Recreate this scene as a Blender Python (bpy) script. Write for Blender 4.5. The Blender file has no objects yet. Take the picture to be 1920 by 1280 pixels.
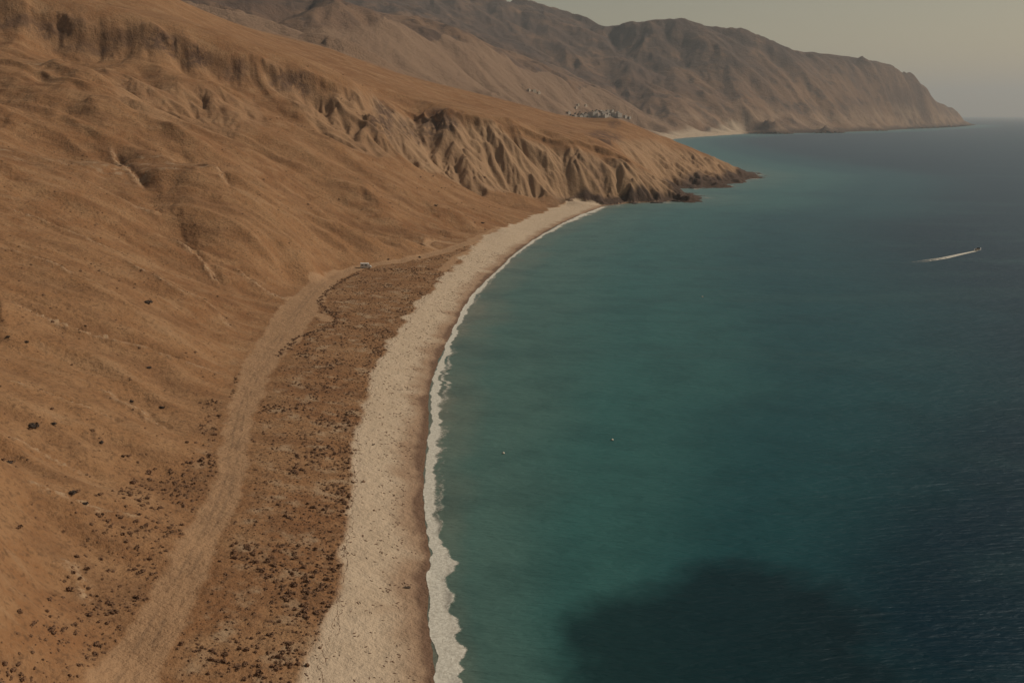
import bpy, math, random, time
import numpy as np
from mathutils import Vector
T0 = time.time()
random.seed(7); rng = np.random.default_rng(7)
scene = bpy.context.scene
COL = scene.collection

# ------------------------------------------------------------------ camera
CAM_H = 85.0
FPX = 1844.0                      # focal length in pixels of the 1920 px wide photograph
HORIZON = 216.0
PITCH = math.atan((640.0 - HORIZON) / FPX)
cam_data = bpy.data.cameras.new('camera')
cam_data.sensor_width = 36.0
cam_data.lens = 36.0 * FPX / 1920.0
cam_data.clip_start = 1.0
cam_data.clip_end = 200000.0
cam = bpy.data.objects.new('camera', cam_data)
cam.location = (0, 0, CAM_H)
cam.rotation_euler = (math.pi / 2 - PITCH, 0, 0)
COL.objects.link(cam)
scene.camera = cam

# ------------------------------------------------------------------ sky and sun
SUN_AZ = math.radians(74.0)       # clockwise from +Y (the viewing direction)
SUN_EL = math.radians(38.0)
SKY_STRENGTH = 0.076
SUN_STRENGTH = 3.0
world = bpy.data.worlds.new('World')
scene.world = world
world.use_nodes = True
wt = world.node_tree
wt.nodes.clear()
w_out = wt.nodes.new('ShaderNodeOutputWorld')
w_bg = wt.nodes.new('ShaderNodeBackground')
w_sky = wt.nodes.new('ShaderNodeTexSky')
w_sky.sky_type = 'NISHITA'
w_sky.sun_disc = False
w_sky.sun_elevation = SUN_EL
w_sky.sun_rotation = SUN_AZ
w_sky.altitude = 100.0
w_sky.air_density = 1.0
w_sky.dust_density = 0.7
w_sky.ozone_density = 1.0
w_tint = wt.nodes.new('ShaderNodeMix')
w_tint.data_type = 'RGBA'; w_tint.blend_type = 'MULTIPLY'
w_tint.inputs[0].default_value = 1.0
w_tint.inputs[7].default_value = (1.0, 0.722, 0.46, 1)
wt.links.new(w_sky.outputs[0], w_tint.inputs[6])
wt.links.new(w_tint.outputs[2], w_bg.inputs[0])
w_bg.inputs[1].default_value = SKY_STRENGTH
wt.links.new(w_bg.outputs[0], w_out.inputs[0])

sun_data = bpy.data.lights.new('sun', 'SUN')
sun_data.energy = SUN_STRENGTH
sun_data.angle = math.radians(0.5)
sun_data.color = (1.0, 0.90, 0.76)
sun = bpy.data.objects.new('sun', sun_data)
sdir = Vector((math.sin(SUN_AZ) * math.cos(SUN_EL), math.cos(SUN_AZ) * math.cos(SUN_EL), math.sin(SUN_EL)))
sun.rotation_euler = sdir.to_track_quat('Z', 'Y').to_euler()
sun.location = (300, 300, 600)
COL.objects.link(sun)

scene.view_settings.view_transform = 'Standard'
scene.view_settings.look = 'None'
scene.view_settings.gamma = 1.0
scene.view_settings.use_curve_mapping = False
scene.view_settings.exposure = -0.02

# ------------------------------------------------------------------ measuring helpers
CP, SP = math.cos(PITCH), math.sin(PITCH)
def ray(u, v):
    dx = (u - 960.0) / FPX; dy = (640.0 - v) / FPX
    return dx, CP + dy * SP, -SP + dy * CP
def at_z(u, v, z=0.0):
    a, b, c = ray(u, v); t = (z - CAM_H) / c
    return (a * t, b * t, z)
def at_y(u, v, y):
    a, b, c = ray(u, v); t = y / b
    return (a * t, y, CAM_H + c * t)
def to_pix(x, y, z):
    zz = z - CAM_H
    f = y * CP - zz * SP; up = y * SP + zz * CP
    return 960.0 + FPX * x / f, 640.0 - FPX * up / f

def resample(pts, step):
    p = np.array(pts, float)
    seg = np.sqrt(((p[1:, :2] - p[:-1, :2]) ** 2).sum(1))
    s = np.concatenate([[0], np.cumsum(seg)])
    n = max(2, int(round(s[-1] / step)) + 1)
    q = np.linspace(0, s[-1], n)
    return np.stack([np.interp(q, s, p[:, k]) for k in range(p.shape[1])], 1)
def smooth_line(p, it=2):
    p = np.array(p, float)
    for _ in range(it):
        a = 0.75 * p[:-1] + 0.25 * p[1:]; b = 0.25 * p[:-1] + 0.75 * p[1:]
        m = np.empty((2 * len(a), p.shape[1])); m[0::2] = a; m[1::2] = b
        p = np.concatenate([p[:1], m, p[-1:]])
    return p
def sstep(e0, e1, x):
    t = np.clip((x - e0) / (e1 - e0), 0, 1); return t * t * (3 - 2 * t)

# noise -------------------------------------------------------------
def hash2(ix, iy, seed):
    h = (ix.astype(np.int64) * 374761393 + iy.astype(np.int64) * 668265263 + seed * 1442695041) & 0xFFFFFFFF
    h = ((h ^ (h >> 13)) * 1274126177) & 0xFFFFFFFF
    h = ((h ^ (h >> 16)) * 2246822519) & 0xFFFFFFFF
    return ((h ^ (h >> 15)) & 0xFFFFFF).astype(np.float32) / np.float32(0xFFFFFF)
def vnoise(x, y, seed=0):
    fx = np.floor(x); fy = np.floor(y)
    ix = fx.astype(np.int64); iy = fy.astype(np.int64)
    tx = (x - fx).astype(np.float32); ty = (y - fy).astype(np.float32)
    tx = tx * tx * tx * (tx * (tx * 6 - 15) + 10); ty = ty * ty * ty * (ty * (ty * 6 - 15) + 10)
    a = hash2(ix, iy, seed); b = hash2(ix + 1, iy, seed); c = hash2(ix, iy + 1, seed); d = hash2(ix + 1, iy + 1, seed)
    return (a + (b - a) * tx) * (1 - ty) + (c + (d - c) * tx) * ty
def fbm(x, y, octv=4, seed=0, gain=0.5):
    s = 0; a = 1.0; t = 0; c, sn = math.cos(0.6), math.sin(0.6)
    for k in range(octv):
        s = s + a * (vnoise(x, y, seed + k * 17) - 0.5); t += a
        x, y = (c * x - sn * y) * 2.03 + 11.3, (sn * x + c * y) * 2.03 - 7.1
        a *= gain
    return s / t * 2.0
def gully_layer(x, y, gx, gy, wl, seed):
    """stripes that follow the fall line: returns a -1..1 wave and its slope along the contour"""
    gm = np.sqrt(gx * gx + gy * gy) + 1e-6
    ax, ay = -gy / gm, gx / gm
    px, py = x / wl, y / wl
    fx = np.floor(px); fy = np.floor(py)
    C = np.zeros_like(px, dtype=np.float32); S = np.zeros_like(C)
    for di in (-1, 0, 1):
        for dj in (-1, 0, 1):
            ix = fx + di; iy = fy + dj
            ox = ix + 0.1 + 0.8 * hash2(ix, iy, seed); oy = iy + 0.1 + 0.8 * hash2(ix, iy, seed + 5)
            dx = (px - ox).astype(np.float32); dy = (py - oy).astype(np.float32)
            w = np.maximum(np.exp(-2.2 * (dx * dx + dy * dy)) - 0.012, 0)
            ph = (dx * ax + dy * ay) * np.float32(2 * math.pi) * 0.9
            C += w * np.cos(ph); S += w * np.sin(ph)
    m = np.sqrt(C * C + S * S) + 0.08
    return C / m, -S / m * (2 * math.pi * 0.9), ax, ay

# ------------------------------------------------------------------ measured lines of the place
SHORE_PX = [(845, 1420), (830, 1340), (818, 1280), (806, 1200), (798, 1130), (806, 1060), (800, 1000), (790, 930), (798, 850), (804, 790),
            (802, 740), (815, 690), (838, 640), (862, 590), (890, 545), (930, 508), (975, 465), (1040, 425), (1090, 403), (1135, 386)]
shore_beach = smooth_line([at_z(u, v, 0) for u, v in SHORE_PX], 2)
CLIFF_FOOT_PX = [(1135, 386), (1180, 381), (1240, 379), (1275, 376), (1298, 372)]
INLET = [at_z(1298, 372, 0), at_z(1288, 366, 0), at_z(1262, 360, 0), at_z(1250, 355, 0), at_z(1262, 353, 0), at_z(1300, 352, 0), at_z(1352, 349, 0), at_z(1350, 345, 0),
         at_z(1375, 341, 0), at_z(1400, 336, 0), at_z(1417, 327, 0)]
BACK = [at_z(1417, 327, 0), at_z(1390, 322, 0), at_z(1350, 312, 0), at_z(1300, 300, 0), at_z(1262, 285, 0), at_z(1245, 268, 0), at_z(1262, 261, 0)]
FAR_SHORE = [at_z(u, v, 0) for u, v in [(1262, 261), (1300, 257.5), (1350, 254), (1400, 251), (1450, 250.5), (1500, 249.5), (1560, 248.5), (1600, 247),
                                        (1650, 245.5), (1700, 242), (1750, 240.5), (1800, 237.5), (1830, 234.5)]]
FAR_BACK = [at_z(1830, 234.5, 0), (4600.0, 10200.0, 0), (3500.0, 11500.0, 0), (2600.0, 13500.0, 0)]
ROAD_PX = [(175, 1400), (235, 1280), (290, 1170), (345, 1080), (400, 980), (432, 900), (441, 830), (455, 760), (488, 685), (530, 625), (570, 565),
           (612, 520), (680, 500), (760, 489), (840, 470), (900, 446), (940, 428)]
ROAD_W = [5.0, 5.0, 4.2, 4.0, 3.6, 3.6, 3.8, 4.6, 5.6, 8.5, 9.0, 6.5, 3.6, 3.8, 4.0, 4.5, 5.0]
ROAD_Z = [6.5, 6.5, 6.5, 6.5, 6.5, 6.5, 6.5, 6.5, 6.5, 6.3, 6.0, 5.8, 5.4, 5.0, 4.6, 4.4, 4.0]
road_line = smooth_line([at_z(u, v, z) + (w,) for (u, v), z, w in zip(ROAD_PX, ROAD_Z, ROAD_W)], 2)
BEACHBACK_PX = [(490, 1420), (550, 1280), (600, 1190), (636, 1100), (640, 1040), (650, 970), (660, 900), (665, 830), (680, 770), (690, 720), (715, 670),
                (745, 620), (790, 560), (840, 510), (868, 482), (900, 452), (940, 430), (1000, 405), (1040, 389), (1075, 379), (1120, 380)]
beach_back = smooth_line([at_z(u, v, 3.4 if u < 1000 else 2.4) for u, v in BEACHBACK_PX], 2)
TRACKS = [  # narrow side tracks near the end of the road
    [at_z(u, v, 4.6) for u, v in [(905, 446), (870, 458), (838, 457), (815, 458), (795, 464), (815, 470), (842, 471)]],
    [at_z(u, v, 4.0) for u, v in [(930, 434), (885, 468), (855, 482), (838, 498), (828, 506)]],
    [at_z(u, v, 6.0) for u, v in [(548, 600), (580, 590), (604, 590), (614, 600)]],
    [at_z(u, v, 4.4) for u, v in [(940, 430), (990, 408), (1030, 392), (1060, 380)]]]

CN, CF = [], []                   # control points of the near land and of the far land
def near(pts, step=16.0):
    CN.extend(resample(pts, step)[:, :3].tolist())
def pt(*rows):
    for r in rows: CN.append(list(r))
Yz = lambda rows: [at_y(u, v, y) for u, v, y in rows]
Zz = lambda rows: [at_z(u, v, z) for u, v, z in rows]
shore_all = np.concatenate([shore_beach, np.array([at_z(u, v, 0) for u, v in CLIFF_FOOT_PX])[1:], np.array(INLET)[1:], np.array(BACK)[1:], np.array(FAR_SHORE)[1:], np.array(FAR_BACK)[1:]])
near(shore_beach, 14); near([at_z(u, v, 0) for u, v in CLIFF_FOOT_PX], 12); near(INLET, 14); near(BACK[:5], 60)
near(beach_back, 16)
rl = resample(road_line, 12)
tn = np.gradient(rl[:, :2], axis=0); tn /= np.linalg.norm(tn, axis=1)[:, None]
nrm = np.stack([-tn[:, 1], tn[:, 0]], 1)
CN.extend(rl[:, :3].tolist())
for sgn in (-1, 1):
    e = rl.copy(); e[:, :2] += nrm * sgn * rl[:, 3:4] * 1.1
    CN.extend(e[::2, :3].tolist())
# sea bed off the shore
sl = resample(shore_all[:, :3], 30)
sl = sl[sl[:, 1] < 2300]
ts = np.gradient(sl[:, :2], axis=0); ts /= np.linalg.norm(ts, axis=1)[:, None]
ns = np.stack([ts[:, 1], -ts[:, 0]], 1)
for off, dz in ((22, -2.2), (75, -8.0)):
    q = sl.copy(); q[:, :2] += ns * off; q[:, 2] = dz
    d = np.sqrt(((q[:, None, :2] - sl[None, :, :2]) ** 2).sum(2)).min(1)
    CN.extend(q[d > off * 0.8].tolist())
for x, y in [(150, 100), (200, 300), (250, 500), (350, 700), (600, 900), (120, 420), (130, 600), (600, 1300), (900, 1500), (700, 1900), (500, 1700), (1300, 1000), (250, 800), (60, 60)]:
    CN.append([x, y, -25.0])
# left hillside
near(Zz([(-250, 1400, 26), (-300, 1100, 34), (-350, 800, 46), (-400, 600, 58)]), 25)
near(Zz([(0, 1280, 14), (0, 1100, 17.5), (0, 900, 21), (0, 700, 26), (0, 550, 34), (0, 400, 48), (0, 300, 65)]), 25)
pt(*Zz([(200, 1100, 8.5), (200, 900, 13), (200, 700, 19.5), (200, 550, 28), (200, 400, 43), (200, 300, 61),
        (330, 850, 9), (330, 700, 13), (330, 560, 21), (340, 450, 28), (410, 640, 10.5), (420, 560, 15), (450, 600, 9.5), (480, 540, 12), (540, 520, 9),
        (400, 700, 8.5), (375, 800, 8.0), (310, 1000, 8.2), (150, 1280, 9), (80, 1000, 16)]))
pt(*Yz([(0, 220, 560), (0, 120, 670), (100, 200, 590), (200, 220, 590), (100, 120, 690), (200, 150, 680), (300, 200, 690), (350, 250, 620), (450, 200, 755), (550, 225, 775), (400, 165, 760),
        (500, 300, 650), (580, 300, 690), (-300, 220, 540), (-300, 80, 680), (-600, 200, 520), (-600, 20, 650), (-300, 350, 400)]))
# scarp along the top of the ridge
near(Yz([(-600, -110, 750), (-300, -50, 760), (0, 8, 780), (100, 28, 790), (200, 48, 800), (290, 60, 812), (380, 84, 822), (450, 104, 832), (500, 124, 842), (560, 136, 850), (640, 163, 862), (672, 166, 872)]), 14)
near(Yz([(-300, -15, 750), (0, 46, 770), (100, 66, 780), (200, 84, 790), (300, 104, 801), (380, 120, 812), (450, 130, 823), (520, 162, 834), (580, 176, 842)]), 16)
# spur that ends at the dark gully, the gully, the nose and the cliff crest
near(Yz([(672, 166, 872), (700, 215, 852), (720, 250, 832), (736, 290, 800)]), 14)
near(Yz([(738, 282, 838), (742, 252, 890), (728, 215, 925), (700, 182, 950)]), 16)
near(Yz([(672, 162, 890), (705, 182, 955), (760, 203, 985), (790, 214, 985), (832, 208, 968), (852, 214, 972), (900, 227, 985), (1000, 248, 1008), (1060, 257, 1016), (1130, 274, 1028), (1180, 299, 1030), (1215, 329, 1026), (1245, 347, 1018), (1290, 370, 1006)]), 12)
pt(*Yz([(800, 262, 930), (770, 275, 890), (830, 275, 930), (770, 240, 940), (830, 240, 955), (640, 225, 815), (620, 270, 740)]))
near(Yz([(736, 290, 800), (780, 308, 828), (820, 326, 850), (900, 353, 895), (980, 365, 930), (1050, 373, 948), (1100, 378, 950)]), 14)
near(Yz([(900, 300, 940), (1000, 318, 962), (1080, 328, 975), (1140, 338, 980), (1190, 350, 985)]), 20)
# apron between cliff and beach
pt(*Yz([(850, 400, 720), (720, 380, 662), (800, 360, 755), (640, 385, 635), (640, 350, 668), (640, 305, 725), (700, 330, 720), (690, 270, 780), (760, 420, 650), (950, 395, 830), (900, 395, 775), (560, 350, 640)]))
# two spurs that come down to the track
near(Yz([(395, 318, 535), (440, 342, 528), (475, 372, 520), (560, 392, 552), (620, 409, 560), (690, 449, 553), (760, 459, 575), (800, 463, 592)]), 14)
near(Yz([(640, 428, 590), (600, 408, 590), (560, 390, 596), (520, 372, 585), (700, 450, 588)]), 20)
near(Yz([(340, 372, 490), (420, 424, 468), (487, 460, 468), (571, 481, 484), (590, 489, 490)]), 14)
# scrub flat
pt(*Zz([(640, 560, 5.2), (700, 560, 4.8), (600, 650, 5.6), (560, 760, 5.6), (540, 900, 5.4), (520, 1050, 5.2), (420, 1200, 5.4), (780, 510, 4.6)]))
# bench behind the crest, second promontory
near(Yz([(-600, -260, 950), (-100, -150, 950), (200, -60, 950), (340, 2, 1000), (400, 30, 1050), (500, 66, 1110), (620, 92, 1160), (760, 142, 1200), (900, 177, 1250), (1000, 202, 1280), (1050, 215, 1300), (1085, 227, 1310), (1102, 229, 1315), (1125, 224, 1325),
          (1148, 219.5, 1330), (1172, 225, 1334), (1200, 238, 1338), (1250, 262, 1345), (1300, 284, 1352), (1340, 300, 1362), (1380, 317, 1372), (1405, 326, 1380)]), 22)
near(Yz([(1150, 270, 1130), (1080, 254, 1110), (1000, 240, 1090)]), 30)
near(Yz([(1195, 315, 1105), (1225, 338, 1130)]), 20)
pt(*Yz([(1240, 328, 1185), (1235, 300, 1225), (1300, 330, 1235), (1300, 310, 1295), (1090, 241, 1220), (1135, 238, 1262), (1180, 270, 1200), (1200, 290, 1180), (1345, 325, 1290), (1345, 338, 1215), (1385, 333, 1290), (1000, 215, 1200), (850, 190, 1120), (700, 150, 1030), (550, 110, 980), (400, 60, 930), (200, 10, 870)]))
pt(*[(at_y(u, v, y)[0], y, at_y(u, v, y)[2]) for u, v, y in [(900, 205, 1450), (1050, 232, 1500), (760, 175, 1420), (1160, 250, 1500), (620, 120, 1400), (400, 60, 1300)]])

def far(pts, step=150.0): CF.extend(resample(pts, step)[:, :3].tolist())
far(BACK[4:], 100); far(FAR_SHORE, 110); far(FAR_BACK, 300)
far(Yz([(-700, -60, 1900), (100, -20, 2100), (320, 8, 2200), (480, 33, 2300), (600, 48, 2500), (660, 42, 2650), (720, 26, 2800), (760, 48, 2850), (850, 72, 3100), (960, 112, 3500), (1050, 150, 3800), (1130, 186, 4000)]), 90)
CF.extend(Yz([(620, 84, 1900), (700, 132, 2250), (800, 152, 2500), (900, 172, 2800), (1000, 192, 3200), (1100, 211, 3700), (1160, 218, 3950), (1220, 238, 3800), (1240, 250, 3650),
              (500, 55, 1900), (700, 80, 2550), (800, 110, 2750), (900, 130, 3050), (1000, 160, 3500), (1100, 196, 3850),
              (560, 22, 3900), (640, 25, 4300), (450, 10, 3700), (700, 10, 4800), (800, 30, 5000), (900, 60, 5200), (1000, 85, 5250), (1100, 115, 5150), (1150, 150, 4950), (1200, 182, 4650), (1180, 205, 4350), (1300, 203, 4650),
              (1300, 150, 5050), (1250, 100, 5400), (1400, 182, 4850), (1400, 120, 5350), (1450, 205, 4750), (1500, 150, 5450), (1600, 180, 5700), (1700, 190, 6500), (1550, 222, 4880), (1650, 218, 5600), (1750, 216, 6800),
              (1280, 235, 4250), (1340, 240, 4450), (1780, 218, 7400), (1200, 80, 5550), (1150, 90, 5600)]))
FARCREST = Yz([(-700, -200, 6800), (300, -140, 6800), (600, -75, 6800), (800, -30, 7000), (900, 0, 7000), (950, 12, 6900), (1000, 22, 6800), (1040, 28, 6650), (1080, 32, 6500), (1110, 42, 6250), (1140, 51, 6050), (1165, 46, 5950), (1200, 38, 5850),
        (1240, 33, 5800), (1290, 40, 5800), (1370, 52, 5850), (1420, 70, 5900), (1500, 95, 6000), (1600, 108, 6250), (1690, 128, 6650), (1720, 145, 6900), (1770, 185, 7600), (1800, 208, 8100), (1826, 230, 8600)])
far(FARCREST, 110)
for dy, dz in ((350, 0.86), (800, 0.62)):
    CF.extend([(x + dy * 0.25, y + dy, z * dz) for x, y, z in resample(FARCREST, 300)[:, :3] if y < 8000])
for x, y in [(2500, 4000), (3500, 5500), (1900, 3200), (4500, 7000), (1400, 2500), (5500, 8800), (1500, 4100), (2600, 5000), (1400, 3700)]:
    CF.append([x, y, -60.0])
for x, y, z in [(3000, 9000, 250), (1500, 9000, 350), (-1500, 9500, 700), (-4000, 7000, 900), (4000, 9500, 60), (1500, 11000, 100), (-1500, 3500, 420), (-3000, 3500, 600), (-1500, 11500, 300)]:
    CF.append([x, y, z])
sf = resample(np.array(FAR_SHORE), 200); tf = np.gradient(sf[:, :2], axis=0); tf /= np.linalg.norm(tf, axis=1)[:, None]
q = sf.copy(); q[:, 0] += tf[:, 1] * 120; q[:, 1] -= tf[:, 0] * 120; q[:, 2] = -14; CF.extend(q.tolist())

class RBF:
    def __init__(s, pts, c, lam):
        p = np.array(pts, float)
        keep = []; seen = set()
        for i, r in enumerate(p):
            k = (round(r[0] / (c * 0.5)), round(r[1] / (c * 0.5)))
            if k not in seen: seen.add(k); keep.append(i)
        p = p[keep]; s.p = p; s.c = c; n = len(p)
        s.sc = 1000.0
        d = np.sqrt(((p[:, None, :2] - p[None, :, :2]) ** 2).sum(2) + c * c)
        A = np.zeros((n + 3, n + 3)); A[:n, :n] = -d + lam * np.eye(n)
        P = np.concatenate([np.ones((n, 1)), p[:, :2] / s.sc], 1)
        A[:n, n:] = P; A[n:, :n] = P.T
        w = np.linalg.solve(A, np.concatenate([p[:, 2], np.zeros(3)]))
        s.w = w[:n]; s.l = w[n:]
    def __call__(s, x, y):
        x = np.asarray(x, float); sh = x.shape; x = x.ravel(); y = np.asarray(y, float).ravel()
        out = np.empty(len(x))
        px, py = s.p[:, 0], s.p[:, 1]
        for i in range(0, len(x), 4000):
            d = (x[i:i + 4000, None] - px) ** 2
            d += (y[i:i + 4000, None] - py) ** 2
            d += s.c ** 2; np.sqrt(d, out=d)
            out[i:i + 4000] = -(d @ s.w)
        return (out + s.l[0] + s.l[1] * x / s.sc + s.l[2] * y / s.sc).reshape(sh)
nearpts = CN + [p for p in CF if 1600 < p[1] < 3200]
farpts = CF + [p for p in CN if p[1] > 1080]
rbf_n = RBF(nearpts, 3.5, 0.3)
rbf_f = RBF(farpts, 30.0, 2.0)
print('rbf', len(rbf_n.p), len(rbf_f.p), time.time() - T0)

def base_height(x, y):
    x = np.asarray(x, float); y = np.asarray(y, float)
    k = sstep(1420, 1800, y)
    h = np.zeros(x.shape)
    m = k < 1
    if m.any(): h[m] += (1 - k[m]) * rbf_n(x[m], y[m])
    m = k > 0
    if m.any(): h[m] += k[m] * rbf_f(x[m], y[m])
    return h

# ------------------------------------------------------------------ land grid (finer where the camera can see more)
az = np.concatenate([np.linspace(-48, -29.5, 60, endpoint=False), np.linspace(-29.5, 28.5, 1000, endpoint=False), np.linspace(28.5, 40, 30)])
az = np.radians(az)
def rows(a, b, n, log=False):
    return (np.geomspace(a, b, n, endpoint=False) if log else np.linspace(a, b, n, endpoint=False))
D = np.concatenate([rows(70, 300, 300, True), rows(300, 700, 290, True), rows(700, 900, 150), rows(900, 1080, 190), rows(1080, 1480, 150), rows(1480, 3000, 70, True), rows(3000, 7600, 250, True), rows(7600, 14000, 30, True)])
NA, ND = len(az), len(D)
GX = np.sin(az)[None, :] * D[:, None]; GY = np.cos(az)[None, :] * D[:, None]
# coarse evaluation, then spread to the full grid
ci = np.unique(np.concatenate([np.arange(0, ND, 3), [ND - 1]])); cj = np.unique(np.concatenate([np.arange(0, NA, 4), [NA - 1]]))
HC = base_height(GX[np.ix_(ci, cj)], GY[np.ix_(ci, cj)])
tmp = np.empty((len(ci), NA))
for k in range(len(ci)): tmp[k] = np.interp(np.arange(NA), cj, HC[k])
H = np.empty((ND, NA))
fi = np.interp(np.arange(ND), ci, np.arange(len(ci))); i0 = np.minimum(fi.astype(int), len(ci) - 2); fr = (fi - i0)[:, None]
H = tmp[i0] * (1 - fr) + tmp[i0 + 1] * fr
print('base', time.time() - T0)

def polar_grad(h):
    hd = np.gradient(h, D, axis=0); ha = np.gradient(h, az, axis=1) / D[:, None]
    s, c = np.sin(az)[None, :], np.cos(az)[None, :]
    return hd * s + ha * c, hd * c - ha * s
HB = H.copy()
def blur(a, n=2):
    for _ in range(n):
        p = np.pad(a, ((2, 2), (0, 0)), mode='edge'); a = (p[:-4] + p[1:-3] + p[2:-2] + p[3:-1] + p[4:]) / 5
        p = np.pad(a, ((0, 0), (2, 2)), mode='edge'); a = (p[:, :-4] + p[:, 1:-3] + p[:, 2:-2] + p[:, 3:-1] + p[:, 4:]) / 5
    return a
HB = blur(HB, 2)
gx, gy = polar_grad(HB)
gx, gy = blur(gx, 2), blur(gy, 2)
H = HB
def ground_z(x, y):
    a = np.arctan2(x, y); d = np.hypot(x, y)
    j = np.interp(a, az, np.arange(NA)); i = np.interp(d, D, np.arange(ND))
    j0 = np.clip(np.floor(j).astype(int), 0, NA - 2); i0 = np.clip(np.floor(i).astype(int), 0, ND - 2)
    fj = j - j0; fi = i - i0
    return (H[i0, j0] * (1 - fi) * (1 - fj) + H[i0 + 1, j0] * fi * (1 - fj) + H[i0, j0 + 1] * (1 - fi) * fj + H[i0 + 1, j0 + 1] * fi * fj)
def hit(u, v, y0=60.0, y1=9000.0):
    """where the line of sight through a pixel first meets the land (or the sea)"""
    a, b, c = ray(u, v)
    yy = np.geomspace(y0, y1, 1500); t = yy / b
    x = a * t; z = CAM_H + c * t
    g = np.maximum(ground_z(x, yy), 0)
    w = np.nonzero(z < g)[0]
    if len(w) == 0: return None
    i = w[0]
    if i == 0: return (x[0], yy[0], g[0])
    f = (z[i - 1] - g[i - 1]) / ((z[i - 1] - g[i - 1]) - (z[i] - g[i]) + 1e-9)
    return (x[i - 1] + f * (x[i] - x[i - 1]), yy[i - 1] + f * (yy[i] - yy[i - 1]), g[i - 1] + f * (g[i] - g[i - 1]))

# where things are
def line_dist(X, Y, L):
    """distance to a polyline and the (fractional) vertex index of the nearest place on it"""
    L = np.asarray(L, float); d2 = np.full(X.shape, 1e12, np.float32); ii = np.zeros(X.shape, np.float32)
    for k in range(len(L) - 1):
        ax0, ay0 = L[k, 0], L[k, 1]; bx, by = L[k + 1, 0] - ax0, L[k + 1, 1] - ay0
        n = bx * bx + by * by + 1e-9
        t = np.clip(((X - ax0) * bx + (Y - ay0) * by) / n, 0, 1)
        q = (X - ax0 - t * bx) ** 2 + (Y - ay0 - t * by) ** 2
        m = q < d2; d2[m] = q[m]; ii[m] = (k + t)[m]
    return np.sqrt(d2), ii
def inside(X, Y, poly):
    r = np.zeros(X.shape, bool); n = len(poly)
    for k in range(n):
        x0, y0 = poly[k][:2]; x1, y1 = poly[(k + 1) % n][:2]
        if y0 == y1: continue
        c = ((Y >= y0) != (Y >= y1)) & (X < (x1 - x0) * (Y - y0) / (y1 - y0) + x0)
        r ^= c
    return r
nr = np.searchsorted(D, 1150)             # rows of the near land
X, Y = GX[:nr].astype(np.float32), GY[:nr].astype(np.float32)
wob = fbm(X / 7, Y / 7, 3, 91) * 1.6 + fbm(X / 1.7, Y / 1.7, 2, 92) * 0.4
RL = resample(road_line, 12.0)
rd, ri = line_dist(X, Y, RL[:, :2])
rw = np.interp(ri, np.arange(len(RL)), RL[:, 3]).astype(np.float32)
road = 1 - sstep(rw - 0.9, rw + 0.9, rd * 1.08 + wob * 0.28 * np.minimum(rw, 5.0))
for tk in TRACKS:
    td, _ = line_dist(X, Y, resample(tk, 8.0)[:, :2])
    road = np.maximum(road, 1 - sstep(1.8, 3.4, td + wob * 0.5))
shore_poly = resample(np.concatenate([shore_beach, np.array([at_z(u, v, 0) for u, v in CLIFF_FOOT_PX])[1:]]), 14.0)
sd, _ = line_dist(X, Y, shore_poly[:, :2])
bd, _ = line_dist(X, Y, beach_back[:, :2])
beach_poly = np.concatenate([shore_beach[:, :2] , beach_back[::-1, :2]])
on_beach = inside(X, Y, beach_poly) | (HB[:nr] < 0.15)
sgn = np.where(on_beach, -bd, bd)
scale = np.clip(Y / 350, 0.5, 2.0)
beach = 1 - sstep(-1.0, 1.0, sgn + (wob * 1.1 + fbm(X / 16, Y / 16, 3, 95) * 2.4) * scale)
beach[(Y > 1000) | (X > 160)] = 0
def full(a, fill=0.0):
    r = np.full((ND, NA), fill, np.float32); r[:nr] = a; return r
ROAD = full(road); BEACH = full(beach); SHORED = full(sd, 999.0); RD = full(rd - rw, 999.0); BD = full(sgn, 999.0)
print('masks', time.time() - T0)

# ------------------------------------------------------------------ erosion detail
slope = np.sqrt(gx * gx + gy * gy)
FAR = sstep(1500, 1900, GY).astype(np.float32)
calm = np.clip(1 - np.maximum(ROAD, BEACH) * 1.0, 0, 1) * sstep(0.5, 22.0, np.where(RD < 900, RD, 40) + 1.5) * sstep(0.0, 14.0, np.where(BD < 900, np.abs(BD), 40) + 1.0)
land = HB > -3
PX_U, PX_V = to_pix(GX, GY, HB)
flatz = np.zeros((ND, NA)); flatz[:nr] = inside(X, Y, [tuple(p[:2]) for p in road_line] + [tuple(p[:2]) for p in beach_back[::-1]]); flatz = blur(flatz, 2)
calm = calm * (1 - 0.85 * flatz)
flat = 1 - sstep(0.06, 0.16, slope)
def zone(poly, y0, y1):
    return inside(PX_U, PX_V, poly) & (GY > y0) & (GY < y1)
cliff = np.zeros((ND, NA))
cliff = np.maximum(cliff, 1.0 * zone([(740, 210), (850, 216), (1000, 256), (1130, 282), (1190, 309), (1250, 346), (1300, 370), (1300, 385), (1130, 392), (1040, 376), (900, 356), (820, 329), (738, 296), (690, 180)], 830, 1045))
cliff = np.maximum(cliff, 0.55 * zone([(610, 160), (676, 160), (745, 296), (690, 280), (610, 245), (500, 165), (490, 120)], 720, 890))
cliff = np.maximum(cliff, 0.85 * zone([(1150, 262), (1215, 262), (1350, 300), (1420, 325), (1420, 345), (1350, 355), (1240, 358), (1195, 320)], 1060, 1395))
cliff = np.maximum(cliff, 0.25 * zone([(-300, -60), (300, 52), (480, 112), (600, 145), (600, 190), (450, 140), (300, 112), (0, 55), (-300, -10)], 700, 870))
cliff = np.maximum(cliff, 0.33 * zone([(205, 135), (300, 165), (480, 180), (500, 240), (400, 245), (300, 235), (220, 190)], 560, 800))
cliff = blur(cliff, 3) * sstep(0.12, 0.4, slope)
ROCKSHADE = np.zeros((ND, NA))  # dark rock colour that also paints shade on scarp, gully and knoll
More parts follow.
